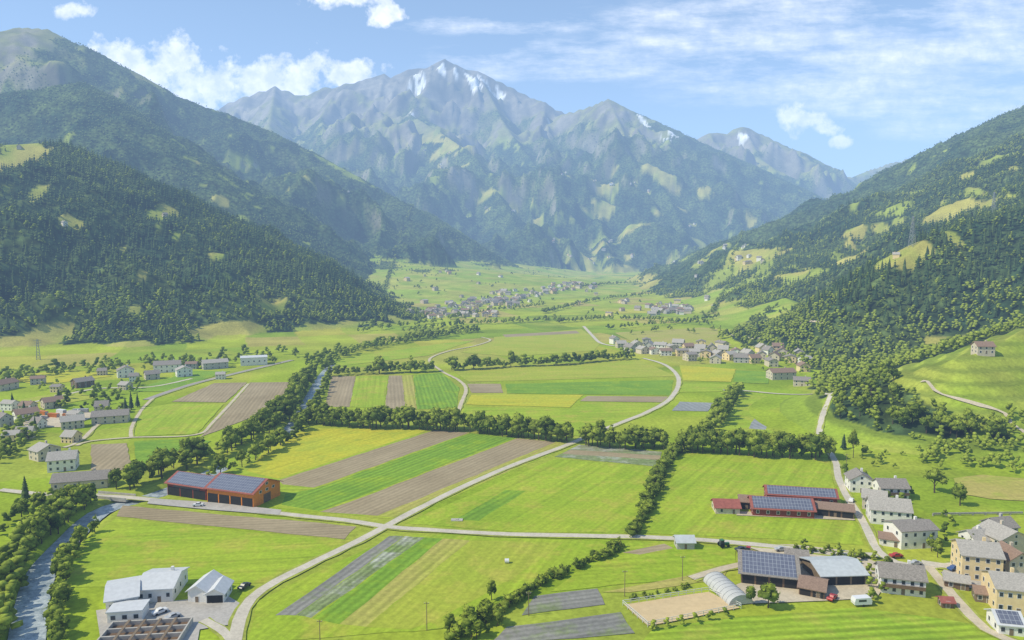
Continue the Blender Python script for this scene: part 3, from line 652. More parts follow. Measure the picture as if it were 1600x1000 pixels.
for p in hits([(16,640),(44,642),(118,656),(160,642),(196,608),(160,586),(300,576),(345,592),(60,600),(90,612),(20,690),(40,684),(112,690),(60,668),(210,596)]):
    me,wn,rn=random.choice(mini_m); o=link(bpy.data.objects.new('hamlet_house',me)); o.location=p; o.rotation_euler=(0,0,random.uniform(-.4,.4)); o.scale=(.72,.72,.75)
    tag(o,f'small {wn} house with {rn} roof among the left hamlet trees','house','small houses of the left hamlet')
CEN=[(680,490,20,3),(725,480,22,3),(775,470,24,3.5),(820,460,22,3.5),(860,453,20,3),(905,447,18,2.5),(740,492,26,3),(790,474,20,3)]
strip=[]
for i in range(165):
    a,b,sx_,sy_=random.choice(CEN); strip.append((random.gauss(a,sx_),random.gauss(b,sy_)))
for L,lab,g in ((strip,'small pale house of the long village at the foot of the mountain','houses of the distant village'),
 ([(random.gauss(1048,22),random.gauss(486,5)) for i in range(40)],'small pale house around the white church','houses around the distant church'),
 (scat(9,[(580,455),(690,418),(830,432),(700,470)]),'tiny house scattered on the far meadow fan','houses on the meadow fan'),
 (scat(12,[(880,470),(1000,445),(1140,425),(1120,470),(950,495)]),'tiny house scattered on the far valley meadows','houses on the far meadows'),
 ([(x+random.uniform(-5,5),y+random.uniform(-2,3)) for x,y in LOW+ALP[:14] for _ in range(2)],'tiny house on an alpine clearing of the central mountain','houses on the alpine clearings')):
    for p in hits(L):
        me,wn,rn=random.choice(mini_m); o=link(bpy.data.objects.new('village_house',me)); o.location=p; o.rotation_euler=(0,0,random.uniform(0,3.14)); s=random.uniform(.7,1.15); o.scale=(s,s,s)
        tag(o,lab,'house',g)
for p in hits([(258,338),(240,345),(100,352),(545,300),(640,300),(1330,412),(1400,402),(30,232)]):
    me,wn,rn=random.choice(mini_m); o=link(bpy.data.objects.new('mountain_hut',me)); o.location=p; o.rotation_euler=(0,0,random.uniform(0,3)); o.scale=(.7,.7,.7); tag(o,'tiny hut on a clearing of the wooded side slopes','hut','huts on the slope clearings')
p=hit(1056,488); ch=empty('church',p,.2,(.72,.72,.72)); tag(ch,'distant white church with bell tower','church')
MB().prism([(-6,-2),(6,-2),(6,9),(0,14),(-6,9)],-12,12).build('nave_wall',[M['white']],ch); MB().prism([(-6.8,8.4),(0,14.05),(6.8,8.4),(6.8,8.8),(0,14.5),(-6.8,8.8)],-12.6,12.6).build('roof',[M['slate']],ch)
MB().box(-17,-12.01,-2.5,2.5,-2,22).build('tower',[M['white']],ch); MB().add([(-17.4,-2.9,22.02),(-11.6,-2.9,22.02),(-11.6,2.9,22.02),(-17.4,2.9,22.02),(-14.5,0,28)],[(0,1,4),(1,2,4),(2,3,4),(3,0,4),(3,2,1,0)]).build('spire',[M['slate']],ch)
a=hit(1116,908);b_=hit(1158,946); d=(b_-a).to_2d(); L=d.length; pt=empty('polytunnel',((a.x+b_.x)/2,(a.y+b_.y)/2,.3),math.atan2(d.y,d.x)); tag(pt,'pale arched polytunnel beside the riding arena','greenhouse')
arc=[(3.7*math.cos(t*math.pi/14),2.7*math.sin(t*math.pi/14)) for t in range(15)]
MB().prism(arc,-L/2,L/2).build('cover',[M['film']],pt)
for i in range(9):
    x=-L/2+L*i/8; mb=MB()
    for k in range(14): mb.bar((x,arc[k][0]*1.01,arc[k][1]*1.01),(x,arc[k+1][0]*1.01,arc[k+1][1]*1.01),.06)
    mb.build('hoop',[M['steel']],pt)
MB().box(-L/2-.06,-L/2+.02,-1.2,1.2,0,2.2).build('door',[M['steel']],pt)
def fence(px,name,label,hh,sp,mat,r=.07,rails=2):
    P=[Vector((*G(*q),.3)) for q in px]; rt=empty(name,P[0]); tag(rt,label,'fence'); o=P[0]
    mb=MB()
    for i in range(len(P)-1):
        n=max(1,int((P[i+1]-P[i]).length/sp))
        for k in range(n):
            q=P[i].lerp(P[i+1],k/n)-o; MB().bar(q-Vector((0,0,.8)),q+Vector((0,0,hh)),r).build('post',[M[mat]],rt)
        for k in range(rails):
            z=Vector((0,0,hh*(.95-.45*k))); mb.bar(P[i]-o+z,P[i+1]-o+z,r*.8)
    mb.build('rail',[M[mat]],rt)
fence([(1012,980),(973,946),(1108,925),(1158,951),(1012,980)],'arena_fence','white post and rail fence around the sand arena',1.3,2.5,'frame',.09)
fence([(1458,806),(1520,805),(1598,804)],'stone_wall','long low stone terrace wall on the right meadow',.7,4,'stone',.35,2)
bodym={}
def car(px,rz,paint,label,sc=1.0):
    p=hit(*px); rt=empty('parked_car',(p.x,p.y,max(p.z,0)+.38),rz); rt.scale=(sc,sc,sc); tag(rt,label,'car','cars parked in the valley')
    if paint not in bodym:
        mb=MB().prism([(-2.1,.35),(-2.15,.75),(-1.95,.95),(-1.25,1.0),(1.15,1.0),(1.95,.9),(2.1,.7),(2.1,.35)],-.85,.85,0,'y'); mb.prism([(-1.0,1.0),(-.6,1.42),(.55,1.45),(1.0,1.0)],-.68,.68,0,'y'); bodym[paint]=mb.mesh('body',[M[paint]])
    link(bpy.data.objects.new('body',bodym[paint]),rt)
    MB().prism([(-.9,1.03),(-.56,1.36),(.5,1.38),(.88,1.03)],-.71,.71,0,'y').build('side_window',[M['glass']],rt)
    MB().add([(1.03,-.6,1.02),(1.03,.6,1.02),(.62,.6,1.43),(.62,-.6,1.43)],[(0,1,2,3)]).build('windscreen',[M['glass']],rt)
    for x in (-1.3,1.3):
        for y in (-.8,.8): MB().bar((x,y-.11,.33),(x,y+.11,.33),.33,n=12).build('wheel',[M['rubber']],rt)
car((1158,862),.3,'paint_dark','dark car beside the tractor yard at the cross road'); car((1220,862),.1,'paint_silver','silver car on the cross road near the farmyard')
car((310,792),.1,'paint_white','white car in front of the dark red barn wing'); car((382,920),1.2,'paint_dark','dark car on the diagonal road by the plant')
car((1330,785),1.0,'paint_white','white car parked beside the highest right house'); car((1400,872),.1,'paint_red','red car on the lane above the farmyard')
car((1430,884),.1,'paint_silver','silver car on the lane below the white two storey house'); car((1490,892),.4,'paint_blue','blue car left of the tall cream house')
car((1545,925),.2,'paint_dark','dark car in front of the tall cream house'); car((1300,938),.8,'paint_red','red car at the lower farmyard edge')
car((250,960),.9,'paint_white','white van-like car in the plant yard'); car((270,968),.9,'paint_silver','silver car in the plant yard')
p=hit(1346,946); cv=empty('caravan',(p.x,p.y,p.z+.1),.1); tag(cv,'white caravan parked on the grass below the pale roofed barn','caravan')
MB().prism([(-2.6,.6),(-2.7,1.4),(-2.4,2.5),(2.2,2.6),(2.6,1.6),(2.5,.6)],-1.1,1.1,0,'y').build('body',[M['paint_white']],cv); MB().box(-1.5,.8,-1.13,-1.0,1.5,2.1).build('window',[M['glass']],cv)
for y in (-1,1): MB().bar((0,y-.12,.35),(0,y+.12,.35),.35,n=12).build('wheel',[M['rubber']],cv)
def tractor(px,rz,paint,label):
    p=hit(*px); rt=empty('tractor',(p.x,p.y,p.z+.34),rz); tag(rt,label,'tractor')
    MB().box(.1,2.1,-.45,.45,.8,1.5).box(-1.2,.3,-.5,.5,.7,1.1).build('hood',[M[paint]],rt); MB().prism([(-1.3,1.12),(-1.15,2.5),(.0,2.5),(.15,1.12)],-.7,.7,0,'y').build('cab',[M['glass']],rt); MB().box(-1.25,.1,-.78,.78,2.52,2.65).build('cab_roof',[M[paint]],rt)
    for y in (-.95,.95): MB().bar((-.8,y-.2,.85),(-.8,y+.2,.85),.85,n=14).build('rear_wheel',[M['rubber']],rt); MB().bar((1.5,y*.85-.14,.5),(1.5,y*.85+.14,.5),.5,n=12).build('front_wheel',[M['rubber']],rt)
tractor((1130,856),.2,'paint_green','green tractor parked near the field shed'); tractor((1172,868),-.5,'paint_red','red tractor parked at the farmyard entrance')
def container(px,rz,paint,label,w=6):
    p=hit(*px); rt=empty('container',(p.x,p.y,p.z),rz); tag(rt,label,'container','containers in the hamlet builder yard')
    MB().box(-w/2,w/2,-1.2,1.2,0,2.6).build('shell',[M[paint]],rt); mb=MB()
    for i in range(12): x=-w/2+w*(i+.5)/12; mb.box(x-.09,x+.09,-1.26,-1.19,.1,2.5)
    mb.build('corrugation',[M[paint]],rt); MB().box(w/2-.01,w/2+.06,-1.1,1.1,.1,2.5).build('door',[M['steel']],rt)
for q,c_,l in (((66,648),'paint_orange','orange container at the left of the builder yard'),((84,652),'paint_orange','orange container in the middle of the builder yard'),((96,646),'paint_white','white container behind the orange ones'),((112,652),'paint_orange','orange container at the right of the builder yard'),((126,645),'paint_silver','grey container at the right end of the builder yard'),((52,655),'paint_blue','blue container at the left end of the builder yard')): container(q,random.uniform(-.5,.5),c_,l,random.uniform(6,10))
def bale(px,label):
    p=hit(*px); rt=empty('bale',(p.x,p.y,p.z+.15)); tag(rt,label,'bale'); MB().bar((-.7,0,.68),(.7,0,.68),.72,n=16).build('wrap',[M['paint_white']],rt); MB().bar((-.78,0,.68),(-.71,0,.68),.5,n=16).build('end_cap',[M['paint_orange']],rt)
bale((792,880),'white wrapped bale lying in the lower field block')
tag(MB().box(-2.2,2.2,-1.2,1.2,-.2,.35).box(-.5,.5,-.5,.5,.352,.6).build('well_cover',[M['conc']]),'pale concrete well cover in the bright meadow','cover').location=hit(714,813)
def pole(px,h,label):
    p=hit(*px); rt=empty('power_pole',(p.x,p.y,p.z)); tag(rt,label,'pole'); MB().bar((0,0,-.5),(0,0,h),.12,.08,8).build('mast',[M['wood']],rt); MB().box(-.7,.7,-.05,.05,h-.5,h-.38).build('crossarm',[M['wood']],rt)
    for x in (-.6,0,.6): MB().bar((x,0,h-.38),(x,0,h-.14),.05,n=6).build('insulator',[M['frame']],rt)
for q,h,l in (((1066,908),8,'wooden power pole behind the riding arena'),((667,985),8,'wooden power pole in the lower field block'),((826,962),7,'wooden power pole beside the grey bed'),((976,932),8,'wooden power pole left of the riding arena'),((1322,735),8,'wooden power pole beside the highest right house'),((500,1003),6,'wooden power pole at the lower edge')): pole(q,h,l)
def pylon(x,y,H,label):
    p=hit(x,y); rt=empty('power_pylon',(p.x,p.y,p.z),.5); tag(rt,label,'pylon'); k=H*.09
    for sx in (-1,1):
        for sy in (-1,1): MB().bar((sx*k,sy*k,-2),(sx*.5,sy*.5,H),.2).build('leg',[M['steel']],rt)
    mb=MB(); n=7
    for i in range(n):
        z0,z1=H*i/n,H*(i+1)/n; k0=k+(.5-k)*i/n;k1=k+(.5-k)*(i+1)/n
        for a_ in ((-1,-1,1,-1),(1,-1,1,1),(1,1,-1,1),(-1,1,-1,-1)): mb.bar((a_[0]*k0,a_[1]*k0,z0),(a_[2]*k1,a_[3]*k1,z1),.11); mb.bar((a_[2]*k0,a_[3]*k0,z0),(a_[0]*k1,a_[1]*k1,z1),.11)
    mb.build('bracing',[M['steel']],rt)
    for j,zz in enumerate((.7,.82,.94)): MB().bar((-H*.16,0,H*zz),(H*.16,0,H*zz),.18).build('crossarm',[M['steel']],rt)
    return Vector((p.x,p.y,p.z))
q1=pylon(1552,335,34,'lattice pylon high on the right wooded slope'); q2=pylon(1425,385,34,'lattice pylon lower on the right slope'); pylon(60,562,20,'lattice pylon at the foot of the left forest')
mb=MB()
for off in (-5,5):
    for zz in (24,28,31):
        A_=q1+Vector((off,0,zz));B_=q2+Vector((off,0,zz-1)); C_=q1*2-q2+Vector((off,0,zz+15))
        for S,E in ((A_,B_),(C_,A_)):
            for i in range(12):
                t0,t1=i/12,(i+1)/12; f=lambda t:S.lerp(E,t)-Vector((0,0,14*4*t*(1-t)*.5)); mb.bar(f(t0),f(t1),.07,n=3)
tag(mb.build('power_line',[M['steel']]),'thin power cables sagging between the right slope pylons','cable')
# ---------------------------------------------------------------- trees
def ico(sub):
    bm=bmesh.new(); bmesh.ops.create_icosphere(bm,subdivisions=sub,radius=1); v=np.array([x.co[:] for x in bm.verts]); f=np.array([[y.index for y in x.verts] for x in bm.faces]); bm.free(); return v,f
I2,F2=ico(2); I1,F1=ico(1)
def crown(seed,n=12,sub=2,leaves=320,wide=.34,low=.27):
    r=np.random.default_rng(seed); bv,bf=(I2,F2) if sub==2 else (I1,F1); Vs=[];Fs=[];Ts=[];b=0; cen=[]
    for i in range(n):
        while True:
            q=r.uniform(-1,1,3)
            if (q**2).sum()<1: break
        cz=.60+q[2]*low; w=wide*(1.0-.5*max(0,(cz-.55)/.4)); ctr=np.array([q[0]*w*.85,q[1]*w*.85,cz]); rad=r.uniform(.085,.16)
        v=bv*(1+r.uniform(-.32,.26,(len(bv),1)))*rad*np.array([1.1,1.1,.9])+ctr
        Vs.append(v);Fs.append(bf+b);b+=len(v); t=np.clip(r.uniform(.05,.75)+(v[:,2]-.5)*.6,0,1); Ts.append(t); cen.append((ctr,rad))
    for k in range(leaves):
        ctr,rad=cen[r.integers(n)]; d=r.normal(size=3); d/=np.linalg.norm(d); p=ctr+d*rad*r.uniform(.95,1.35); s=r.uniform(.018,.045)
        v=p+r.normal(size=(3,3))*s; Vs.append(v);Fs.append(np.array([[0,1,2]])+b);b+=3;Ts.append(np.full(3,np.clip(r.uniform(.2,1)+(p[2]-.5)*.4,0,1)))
    T=np.concatenate(Ts); return np.concatenate(Vs),np.concatenate(Fs),T
def c4(T): return np.stack([T,T,T,np.ones_like(T)],-1)
CM=[]
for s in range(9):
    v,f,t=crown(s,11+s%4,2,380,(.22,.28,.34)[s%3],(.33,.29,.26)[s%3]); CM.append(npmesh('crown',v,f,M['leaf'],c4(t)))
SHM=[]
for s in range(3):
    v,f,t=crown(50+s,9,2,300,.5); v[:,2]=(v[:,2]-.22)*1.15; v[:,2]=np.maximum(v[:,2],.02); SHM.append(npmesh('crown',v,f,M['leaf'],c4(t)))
def trunk(seed,conf=False):
    r=random.Random(seed); mb=MB(); mb.bar((0,0,-.03),(r.uniform(-.02,.02),0,.5 if not conf else .9),.028,.012,7)
    if not conf:
        for i in range(5): a_=i*1.26+r.random(); z=.26+.05*i; mb.bar((0,0,z),(.2*math.cos(a_),.2*math.sin(a_),z+.18),.012,.004,5)
    return mb.mesh('trunk',[M['bark']])
TM=[trunk(i) for i in range(3)]; TC=trunk(9,True)
def conif(seed,tiers,pts,rmax=.17):
    r=np.random.default_rng(seed); V=[];Fc=[];T=[];b=0
    for i in range(tiers):
        q=i/(tiers-1); z=.10+.78*q; rad=rmax*(1-q)**.85+.022; n=pts
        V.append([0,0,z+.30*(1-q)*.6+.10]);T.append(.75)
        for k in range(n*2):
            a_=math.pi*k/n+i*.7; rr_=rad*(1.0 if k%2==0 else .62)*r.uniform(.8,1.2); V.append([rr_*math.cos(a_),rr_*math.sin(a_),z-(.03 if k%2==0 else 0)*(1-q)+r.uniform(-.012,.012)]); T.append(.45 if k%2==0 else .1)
        for k in range(n*2): Fc.append([b,b+1+k,b+1+(k+1)%(n*2)])
        b+=1+n*2
    return np.array(V),np.array(Fc),np.array(T)
CF=[]
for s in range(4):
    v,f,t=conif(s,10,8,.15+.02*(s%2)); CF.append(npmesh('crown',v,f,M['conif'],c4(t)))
TREES=[]
def row(px,sp,h0,h1,kind,label,group,lanes=1,lw=4,jit=1.2,gap=0.0):
    P=dense(px,sp,G)
    for i,p in enumerate(P):
        t=(P[min(i+1,len(P)-1)]-P[max(i-1,0)]); n=Vector((-t.y,t.x)).normalized()
        for l in range(lanes):
            if random.random()<gap: continue
            o=(l-(lanes-1)/2)*lw; q=Vector((p.x,p.y))+n*(o+random.uniform(-jit,jit))+Vector((random.uniform(-jit,jit),0))
            TREES.append((q.x,q.y,h0+(h1-h0)*random.random()**1.2,kind,label,group))
def area(n,poly,h0,h1,kind,label,group,conv=None):
    L=scat(n,poly); Q=hits(L) if conv else [G(*q) for q in L]
    for q in Q: TREES.append((q[0],q[1],h0+(h1-h0)*random.random()**1.2,kind,label,group))
row([(470,660),(560,667),(660,670),(760,677),(888,690)],3.6,8.5,14.5,'leafy','leafy tree in the long dark row across the valley behind the striped fields','trees of the long valley row',2,5,1.4,.04)
row([(915,695),(980,700),(1040,700)],3.8,8,13.5,'leafy','leafy tree in the short row between road and hedge','trees of the short row',2,5,1.4,.05)
row([(1068,704),(1140,709),(1220,714),(1292,716)],3.8,8,14.5,'leafy','leafy tree in the row behind the solar farm meadow','trees of the right row',2,5,1.5,.08)
row([(1152,612),(1140,632),(1124,655),(1102,680),(1072,702)],4.2,6,12.5,'leafy','leafy tree in the dark hedge climbing toward the middle village','trees of the climbing hedge',2,4.5,1.2,.12)
row([(1055,705),(1035,735),(1020,770),(1005,808),(990,838)],2.2,3.5,7.5,'shrub','tall shrub in the hedge between the two green meadows','shrubs of the meadow hedge',1,3,.9,0)
row([(972,856),(930,875),(880,896),(830,922),(780,955),(740,978),(700,1003)],1.7,2.2,5.2,'shrub','shrub in the straggling hedge below the cross road','shrubs of the lower hedge',1,3,.8,.02)
area(14,[(690,1000),(740,975),(790,965),(760,1000)],3.5,7,'leafy','leafy tree at the lower end of the straggling hedge','trees at the lower hedge end')
row([(515,588),(560,585),(578,584)],4.5,7,12,'leafy','leafy tree in the left clump of the far row','trees of the far left row',2,5)
row([(588,584),(630,582),(674,581)],4.2,9,16,'leafy','tall leafy tree in the far row left of the curving path','trees of the far left tall row',2,5)
row([(708,579),(760,576),(820,572),(870,571),(930,565),(985,561)],4.5,7,15,'leafy','leafy tree in the far row right of the curving path','trees of the far right row',2,5)
row([(190,764),(230,750),(290,728),(360,700),(420,668),(452,640),(470,610),(485,585)],4.0,7,14,'leafy','leafy tree on the left bank of the river','trees of the left river bank',2,6,2,.05)
row([(298,762),(343,743),(399,719),(451,690),(477,662),(499,624),(511,597)],3.6,5,11,'leafy','leafy tree on the right bank of the river','trees of the right river bank',1,5,1.2,.06)
row([(488,575),(530,556),(600,540),(690,525),(740,518)],6,7,14,'leafy','leafy tree in the river wood beyond the fields','trees of the upper river wood',3,9,3,.1)
row([(870,505),(940,500),(1000,500),(1060,505),(1110,508)],8,7,13,'leafy','leafy tree in the hedge in front of the distant church','trees of the church hedge',2,9,3,.1)
row([(640,520),(720,508),(800,505),(870,500)],8,7,13,'leafy','leafy tree on the near edge of the distant village','trees near the distant village',2,12,4,.1)
for i,q in enumerate([[(590,480),(640,440),(720,425)],[(850,490),(930,472),(1040,462)],[(900,460),(1000,448),(1110,432)],[(1110,495),(1140,470),(1160,445)],[(950,515),(1030,508),(1120,500)],[(700,500),(760,488),(850,478)],[(1120,530),(1200,522),(1290,512)],[(560,520),(620,512),(680,505)]]):
    row(q,7,7,14,'leafy','leafy tree in a thin belt across the far valley meadows','trees of the far meadow belts',1,9,3,.08)
row([(-16,1000),(-4,950),(16,895),(58,846),(97,811),(136,785)],2.8,6.5,11,'leafy','leafy tree on the left bank of the river in the lower left','trees of the lower left bank',2,5,1.2)
row([(92,1010),(92,950),(101,895),(120,858),(143,832)],3.0,5,9,'leafy','leafy tree on the right bank of the river in the lower left','trees of the lower right bank',1,5,1.2)
area(16,[(0,800),(90,775),(100,800),(0,850)],5,9,'leafy','leafy tree among the gardens at the left edge','garden trees at the left edge')
area(44,[(0,730),(60,690),(60,650),(0,680)],5,9,'leafy','leafy tree in the left hamlet gardens','hamlet garden trees')
area(44,[(60,640),(200,660),(230,600),(60,600)],5,10,'leafy','leafy tree scattered among the left hamlet houses','trees among hamlet houses')
area(110,[(0,585),(160,568),(470,546),(460,566),(200,582),(0,600)],6,13,'leafy','leafy tree scattered below the left forest','trees below the left forest')
area(40,[(970,545),(1000,532),(1250,545),(1290,575),(1270,590),(1080,568)],4,8,'leafy','leafy tree between the middle village houses','trees of the middle village')
area(18,[(1310,735),(1500,790),(1480,850),(1420,840)],3.5,7,'leafy','leafy tree in the gardens of the right houses','garden trees of the right houses')
area(14,[(1240,850),(1370,868),(1360,885),(1250,865)],2.5,5,'leafy','small leafy tree beside the road above the farmyard','small trees above the farmyard')
area(12,[(1350,900),(1390,880),(1400,930),(1360,945)],3.5,6,'leafy','leafy tree around the white house with balcony','trees by the balcony house')
area(12,[(1450,850),(1560,840),(1520,870),(1460,872)],4,7,'leafy','leafy tree behind the tall cream house','trees behind the cream house')
area(10,[(1310,700),(1440,690),(1460,740),(1340,730)],3,6.5,'leafy','small leafy tree dotted over the right meadow','trees of the right meadow')
for x,y,h,l in ((1200,950,8,'round leafy tree beside the polytunnel end'),(1172,944,6,'smaller leafy tree left of the round tree by the polytunnel'),(768,938,6.5,'thin young tree alone in the lower field block'),(1333,716,15,'tall slender tree beside the bending road'),(1352,716,8,'leafy tree right of the tall slender tree'),(1460,770,11,'large leafy tree beside the right houses'),(1500,790,10,'large leafy tree on the right meadow'),(1320,740,6,'leafy tree above the highest right house')):
    q=G(x,y); TREES.append((q[0],q[1],h,'leafy',l,None))
for x in (1020,1042,1064,1087,1110,1134): q=G(x,981-(x-1040)*.17); TREES.append((q[0],q[1],3.7,'leafy','young fruit tree in front of the sand arena','young trees by the arena'))
row([(985,937),(1030,928),(1075,918)],2.2,1.6,2.6,'shrub','low shrub in the hedge behind the sand arena','shrubs behind the arena',1,1,.4)
row([(1245,860),(1300,868),(1352,872)],2.5,2,3.4,'shrub','shrub along the road above the farmyard','shrubs above the farmyard',1,1,.6)
for x,y,h,l in ((40,782,11,'dark conifer at the left edge near the bridge road'),(205,640,13,'dark conifer beside the lone house by the track'),(196,645,11,'second dark conifer beside the lone house by the track'),(215,636,10,'smaller conifer right of the lone house'),(92,632,12,'dark conifer in the left hamlet'),(20,640,12,'dark conifer at the left edge of the hamlet'),(38,650,10,'short conifer in the left hamlet'),(55,672,9,'conifer behind the left hamlet yard'),(1318,705,9,'conifer beside the bending road')):
    q=G(x,y); TREES.append((q[0],q[1],h,'conif',l,None))
area(44,[(1430,705),(1480,690),(1600,690),(1600,740),(1440,735)],4,9,'leafy','leafy tree in the thicket on the right meadow edge','trees of the right thicket',1)
area(30,[(1490,690),(1520,655),(1600,640),(1600,680),(1530,700)],4,8,'leafy','leafy tree beside the path on the right hillside','trees by the hillside path',1)
area(40,[(1150,470),(1290,480),(1300,520),(1180,530)],6,11,'leafy','leafy tree scattered on the meadows below the right slope','trees of the right meadows',1)
area(26,[(880,480),(1000,450),(1150,425),(1170,470),(1120,505),(950,505)],6,12,'leafy','leafy tree scattered over the far valley meadows','trees of the far meadows',1)
area(60,[(610,500),(680,480),(800,450),(900,440),(930,460),(800,488),(700,505)],6,11,'leafy','leafy tree scattered around the distant village','trees of the distant village',1)
area(14,[(570,470),(600,420),(700,415),(850,432),(700,460)],6,11,'leafy','leafy tree alone on the far meadow fan','trees of the meadow fan',1)
area(30,[(950,520),(1100,512),(1280,520),(1290,540),(1100,532)],6,11,'leafy','leafy tree behind the middle village','trees behind the middle village',1)
def cand(x0,x1,y0,y1,sp):
    gx,gy=np.meshgrid(np.arange(x0,x1,sp),np.arange(y0,y1,sp)); gx=gx+rng.uniform(-.45,.45,gx.shape)*sp; gy=gy+rng.uniform(-.45,.45,gy.shape)*sp
    gx,gy=gx.ravel(),gy.ravel(); k=np.abs(np.arctan2(gx,gy))<math.radians(37.5); gx,gy=gx[k],gy[k]
    h,rd=terrain(gx,gy,True); f,a1,a2,tl=cover(gx,gy,h,rd); k=f>rng.uniform(-.5,.35,f.shape); return gx[k],gy[k],h[k],rd[k],a1[k],a2[k]
nx,ny,nh,nr_,na,nb=cand(-1250,1250,270,1750,6.6)
dec=((rng.random(len(nx))<np.where(nr_>=6,.32,.15)+np.clip((60-nh)/60,0,.65)+np.clip((na-.57)*3,0,.6))) & ~((nr_==7)&(nh>65)&(rng.random(len(nx))<.6))
dec=dec|(np.isin(nr_,(0,8,9))&(rng.random(len(nx))<.82))
hh=np.where(dec,rng.uniform(5,12,len(nx)),rng.uniform(7,18,len(nx))*rng.uniform(.75,1.05,len(nx)))
for x,y,h_,d in zip(nx,ny,hh,dec):
    sd='left' if x<0 else 'right'
    if d: TREES.append((x,y,h_,'leafy','leafy tree in the forest on the '+sd+' valley slope','leafy trees of the '+sd+' slope forest'))
    else: TREES.append((x,y,h_,'conif','dark conifer of the forest on the '+sd+' valley slope','conifers of the '+sd+' slope forest'))
TX=np.array([t[0] for t in TREES]);TY=np.array([t[1] for t in TREES]);TH=np.array([t[2] for t in TREES]); TZ=terrain(TX,TY)
size=TH/np.sqrt(TX**2+TY**2); vis=np.abs(TX/TY)<.69
rest={'leafy':[],'conif':[],'shrub':[]}
for kind,nm in (('leafy','leafy_tree'),('conif','conifer'),('shrub','shrub')):
    ids=[i for i in range(len(TREES)) if TREES[i][3]==kind]; ids.sort(key=lambda i:-size[i]*vis[i])
    for i in ids[:300]:
        x,y,h_,_,lab,grp=TREES[i]; rt=empty(nm,(x,y,TZ[i]-.05),random.uniform(0,6.28))
        wv=random.uniform(.8,1.25)*(1.15 if kind=='shrub' else 1)
        if 'slender' in lab: wv=.5
        rt.scale=(h_*wv,h_*wv,h_); tag(rt,lab,'tree' if kind!='shrub' else 'shrub',grp)
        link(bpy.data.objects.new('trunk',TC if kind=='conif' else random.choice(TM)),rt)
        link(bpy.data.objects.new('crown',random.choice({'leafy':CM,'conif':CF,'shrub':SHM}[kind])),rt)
    rest[kind]=ids[300:]
def stamp(name,tv,tf,tt,x,y,z,w,h,mat,label,cat,tj=.5):
    n=len(x); a_=rng.uniform(0,6.28,n); ca_,sa_=np.cos(a_),np.sin(a_); nv=len(tv)
    vx=(tv[None,:,0]*ca_[:,None]-tv[None,:,1]*sa_[:,None])*w[:,None]+x[:,None]; vy=(tv[None,:,0]*sa_[:,None]+tv[None,:,1]*ca_[:,None])*w[:,None]+y[:,None]; vz=tv[None,:,2]*h[:,None]+z[:,None]
    V=np.stack([vx,vy,vz],-1).reshape(-1,3); Fa=(tf[None]+(np.arange(n)*nv)[:,None,None]).reshape(-1,3)
    patch=(fbm(x/70,y/70,61,3)-.5)*1.4
    T=np.clip(tt[None]+(rng.uniform(-tj,tj,n)+patch)[:,None],0,1).ravel()
    return tag(link(bpy.data.objects.new(name,npmesh(name,V,Fa,mat,c4(T)))),label,cat,kind='stuff')
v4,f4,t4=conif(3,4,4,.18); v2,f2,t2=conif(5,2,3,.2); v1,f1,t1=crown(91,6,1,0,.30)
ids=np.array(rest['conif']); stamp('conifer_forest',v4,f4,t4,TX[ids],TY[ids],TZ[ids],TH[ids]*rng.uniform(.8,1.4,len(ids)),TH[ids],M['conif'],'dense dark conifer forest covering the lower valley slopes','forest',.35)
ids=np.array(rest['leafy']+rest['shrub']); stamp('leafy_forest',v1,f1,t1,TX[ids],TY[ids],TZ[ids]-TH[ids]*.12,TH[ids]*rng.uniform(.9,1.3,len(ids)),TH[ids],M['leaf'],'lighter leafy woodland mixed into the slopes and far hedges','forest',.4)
fx,fy,fh,_,_,_=cand(-2700,2300,1750,3700,10.5); th=rng.uniform(7,15,len(fx)); stamp('mountain_forest',v2,f2,t2,fx,fy,fh,th*1.2,th,M['conif'],'distant conifer forest on the middle mountain slopes','forest',.35)
gx,gy,gh,_,_,_=cand(-3200,3500,3700,5600,22); th=rng.uniform(12,18,len(gx)); stamp('high_forest',v2,f2,t2,gx,gy,gh,th*1.4,th,M['conif'],'hazy conifer forest high on the far mountains','forest',.35)
# ---------------------------------------------------------------- haze (air) as one homogeneous volume
hz_=MB().box(-11000,11000,-600,11000,-60,1950).build('haze',[]); m=bpy.data.materials.new('valley_haze'); m.use_nodes=True; nt=m.node_tree; nt.nodes.clear()
out=nd(nt,'ShaderNodeOutputMaterial'); ab=nd(nt,'ShaderNodeVolumeAbsorption'); em=nd(nt,'ShaderNodeEmission'); ad=nd(nt,'ShaderNodeAddShader')
DEN=1/9000; ab.inputs['Color'].default_value=(0,0,0,1); ab.inputs['Density'].default_value=DEN
em.inputs['Color'].default_value=(.49,.76,1.19,1); em.inputs['Strength'].default_value=DEN  # blue self-glow of the volume stands in for scattered airlight
nt.links.new(ab.outputs[0],ad.inputs[0]); nt.links.new(em.outputs[0],ad.inputs[1]); nt.links.new(ad.outputs[0],out.inputs['Volume'])
hz_.data.materials.append(m); tag(hz_,'thin blue summer haze filling the valley air','haze',kind='structure')
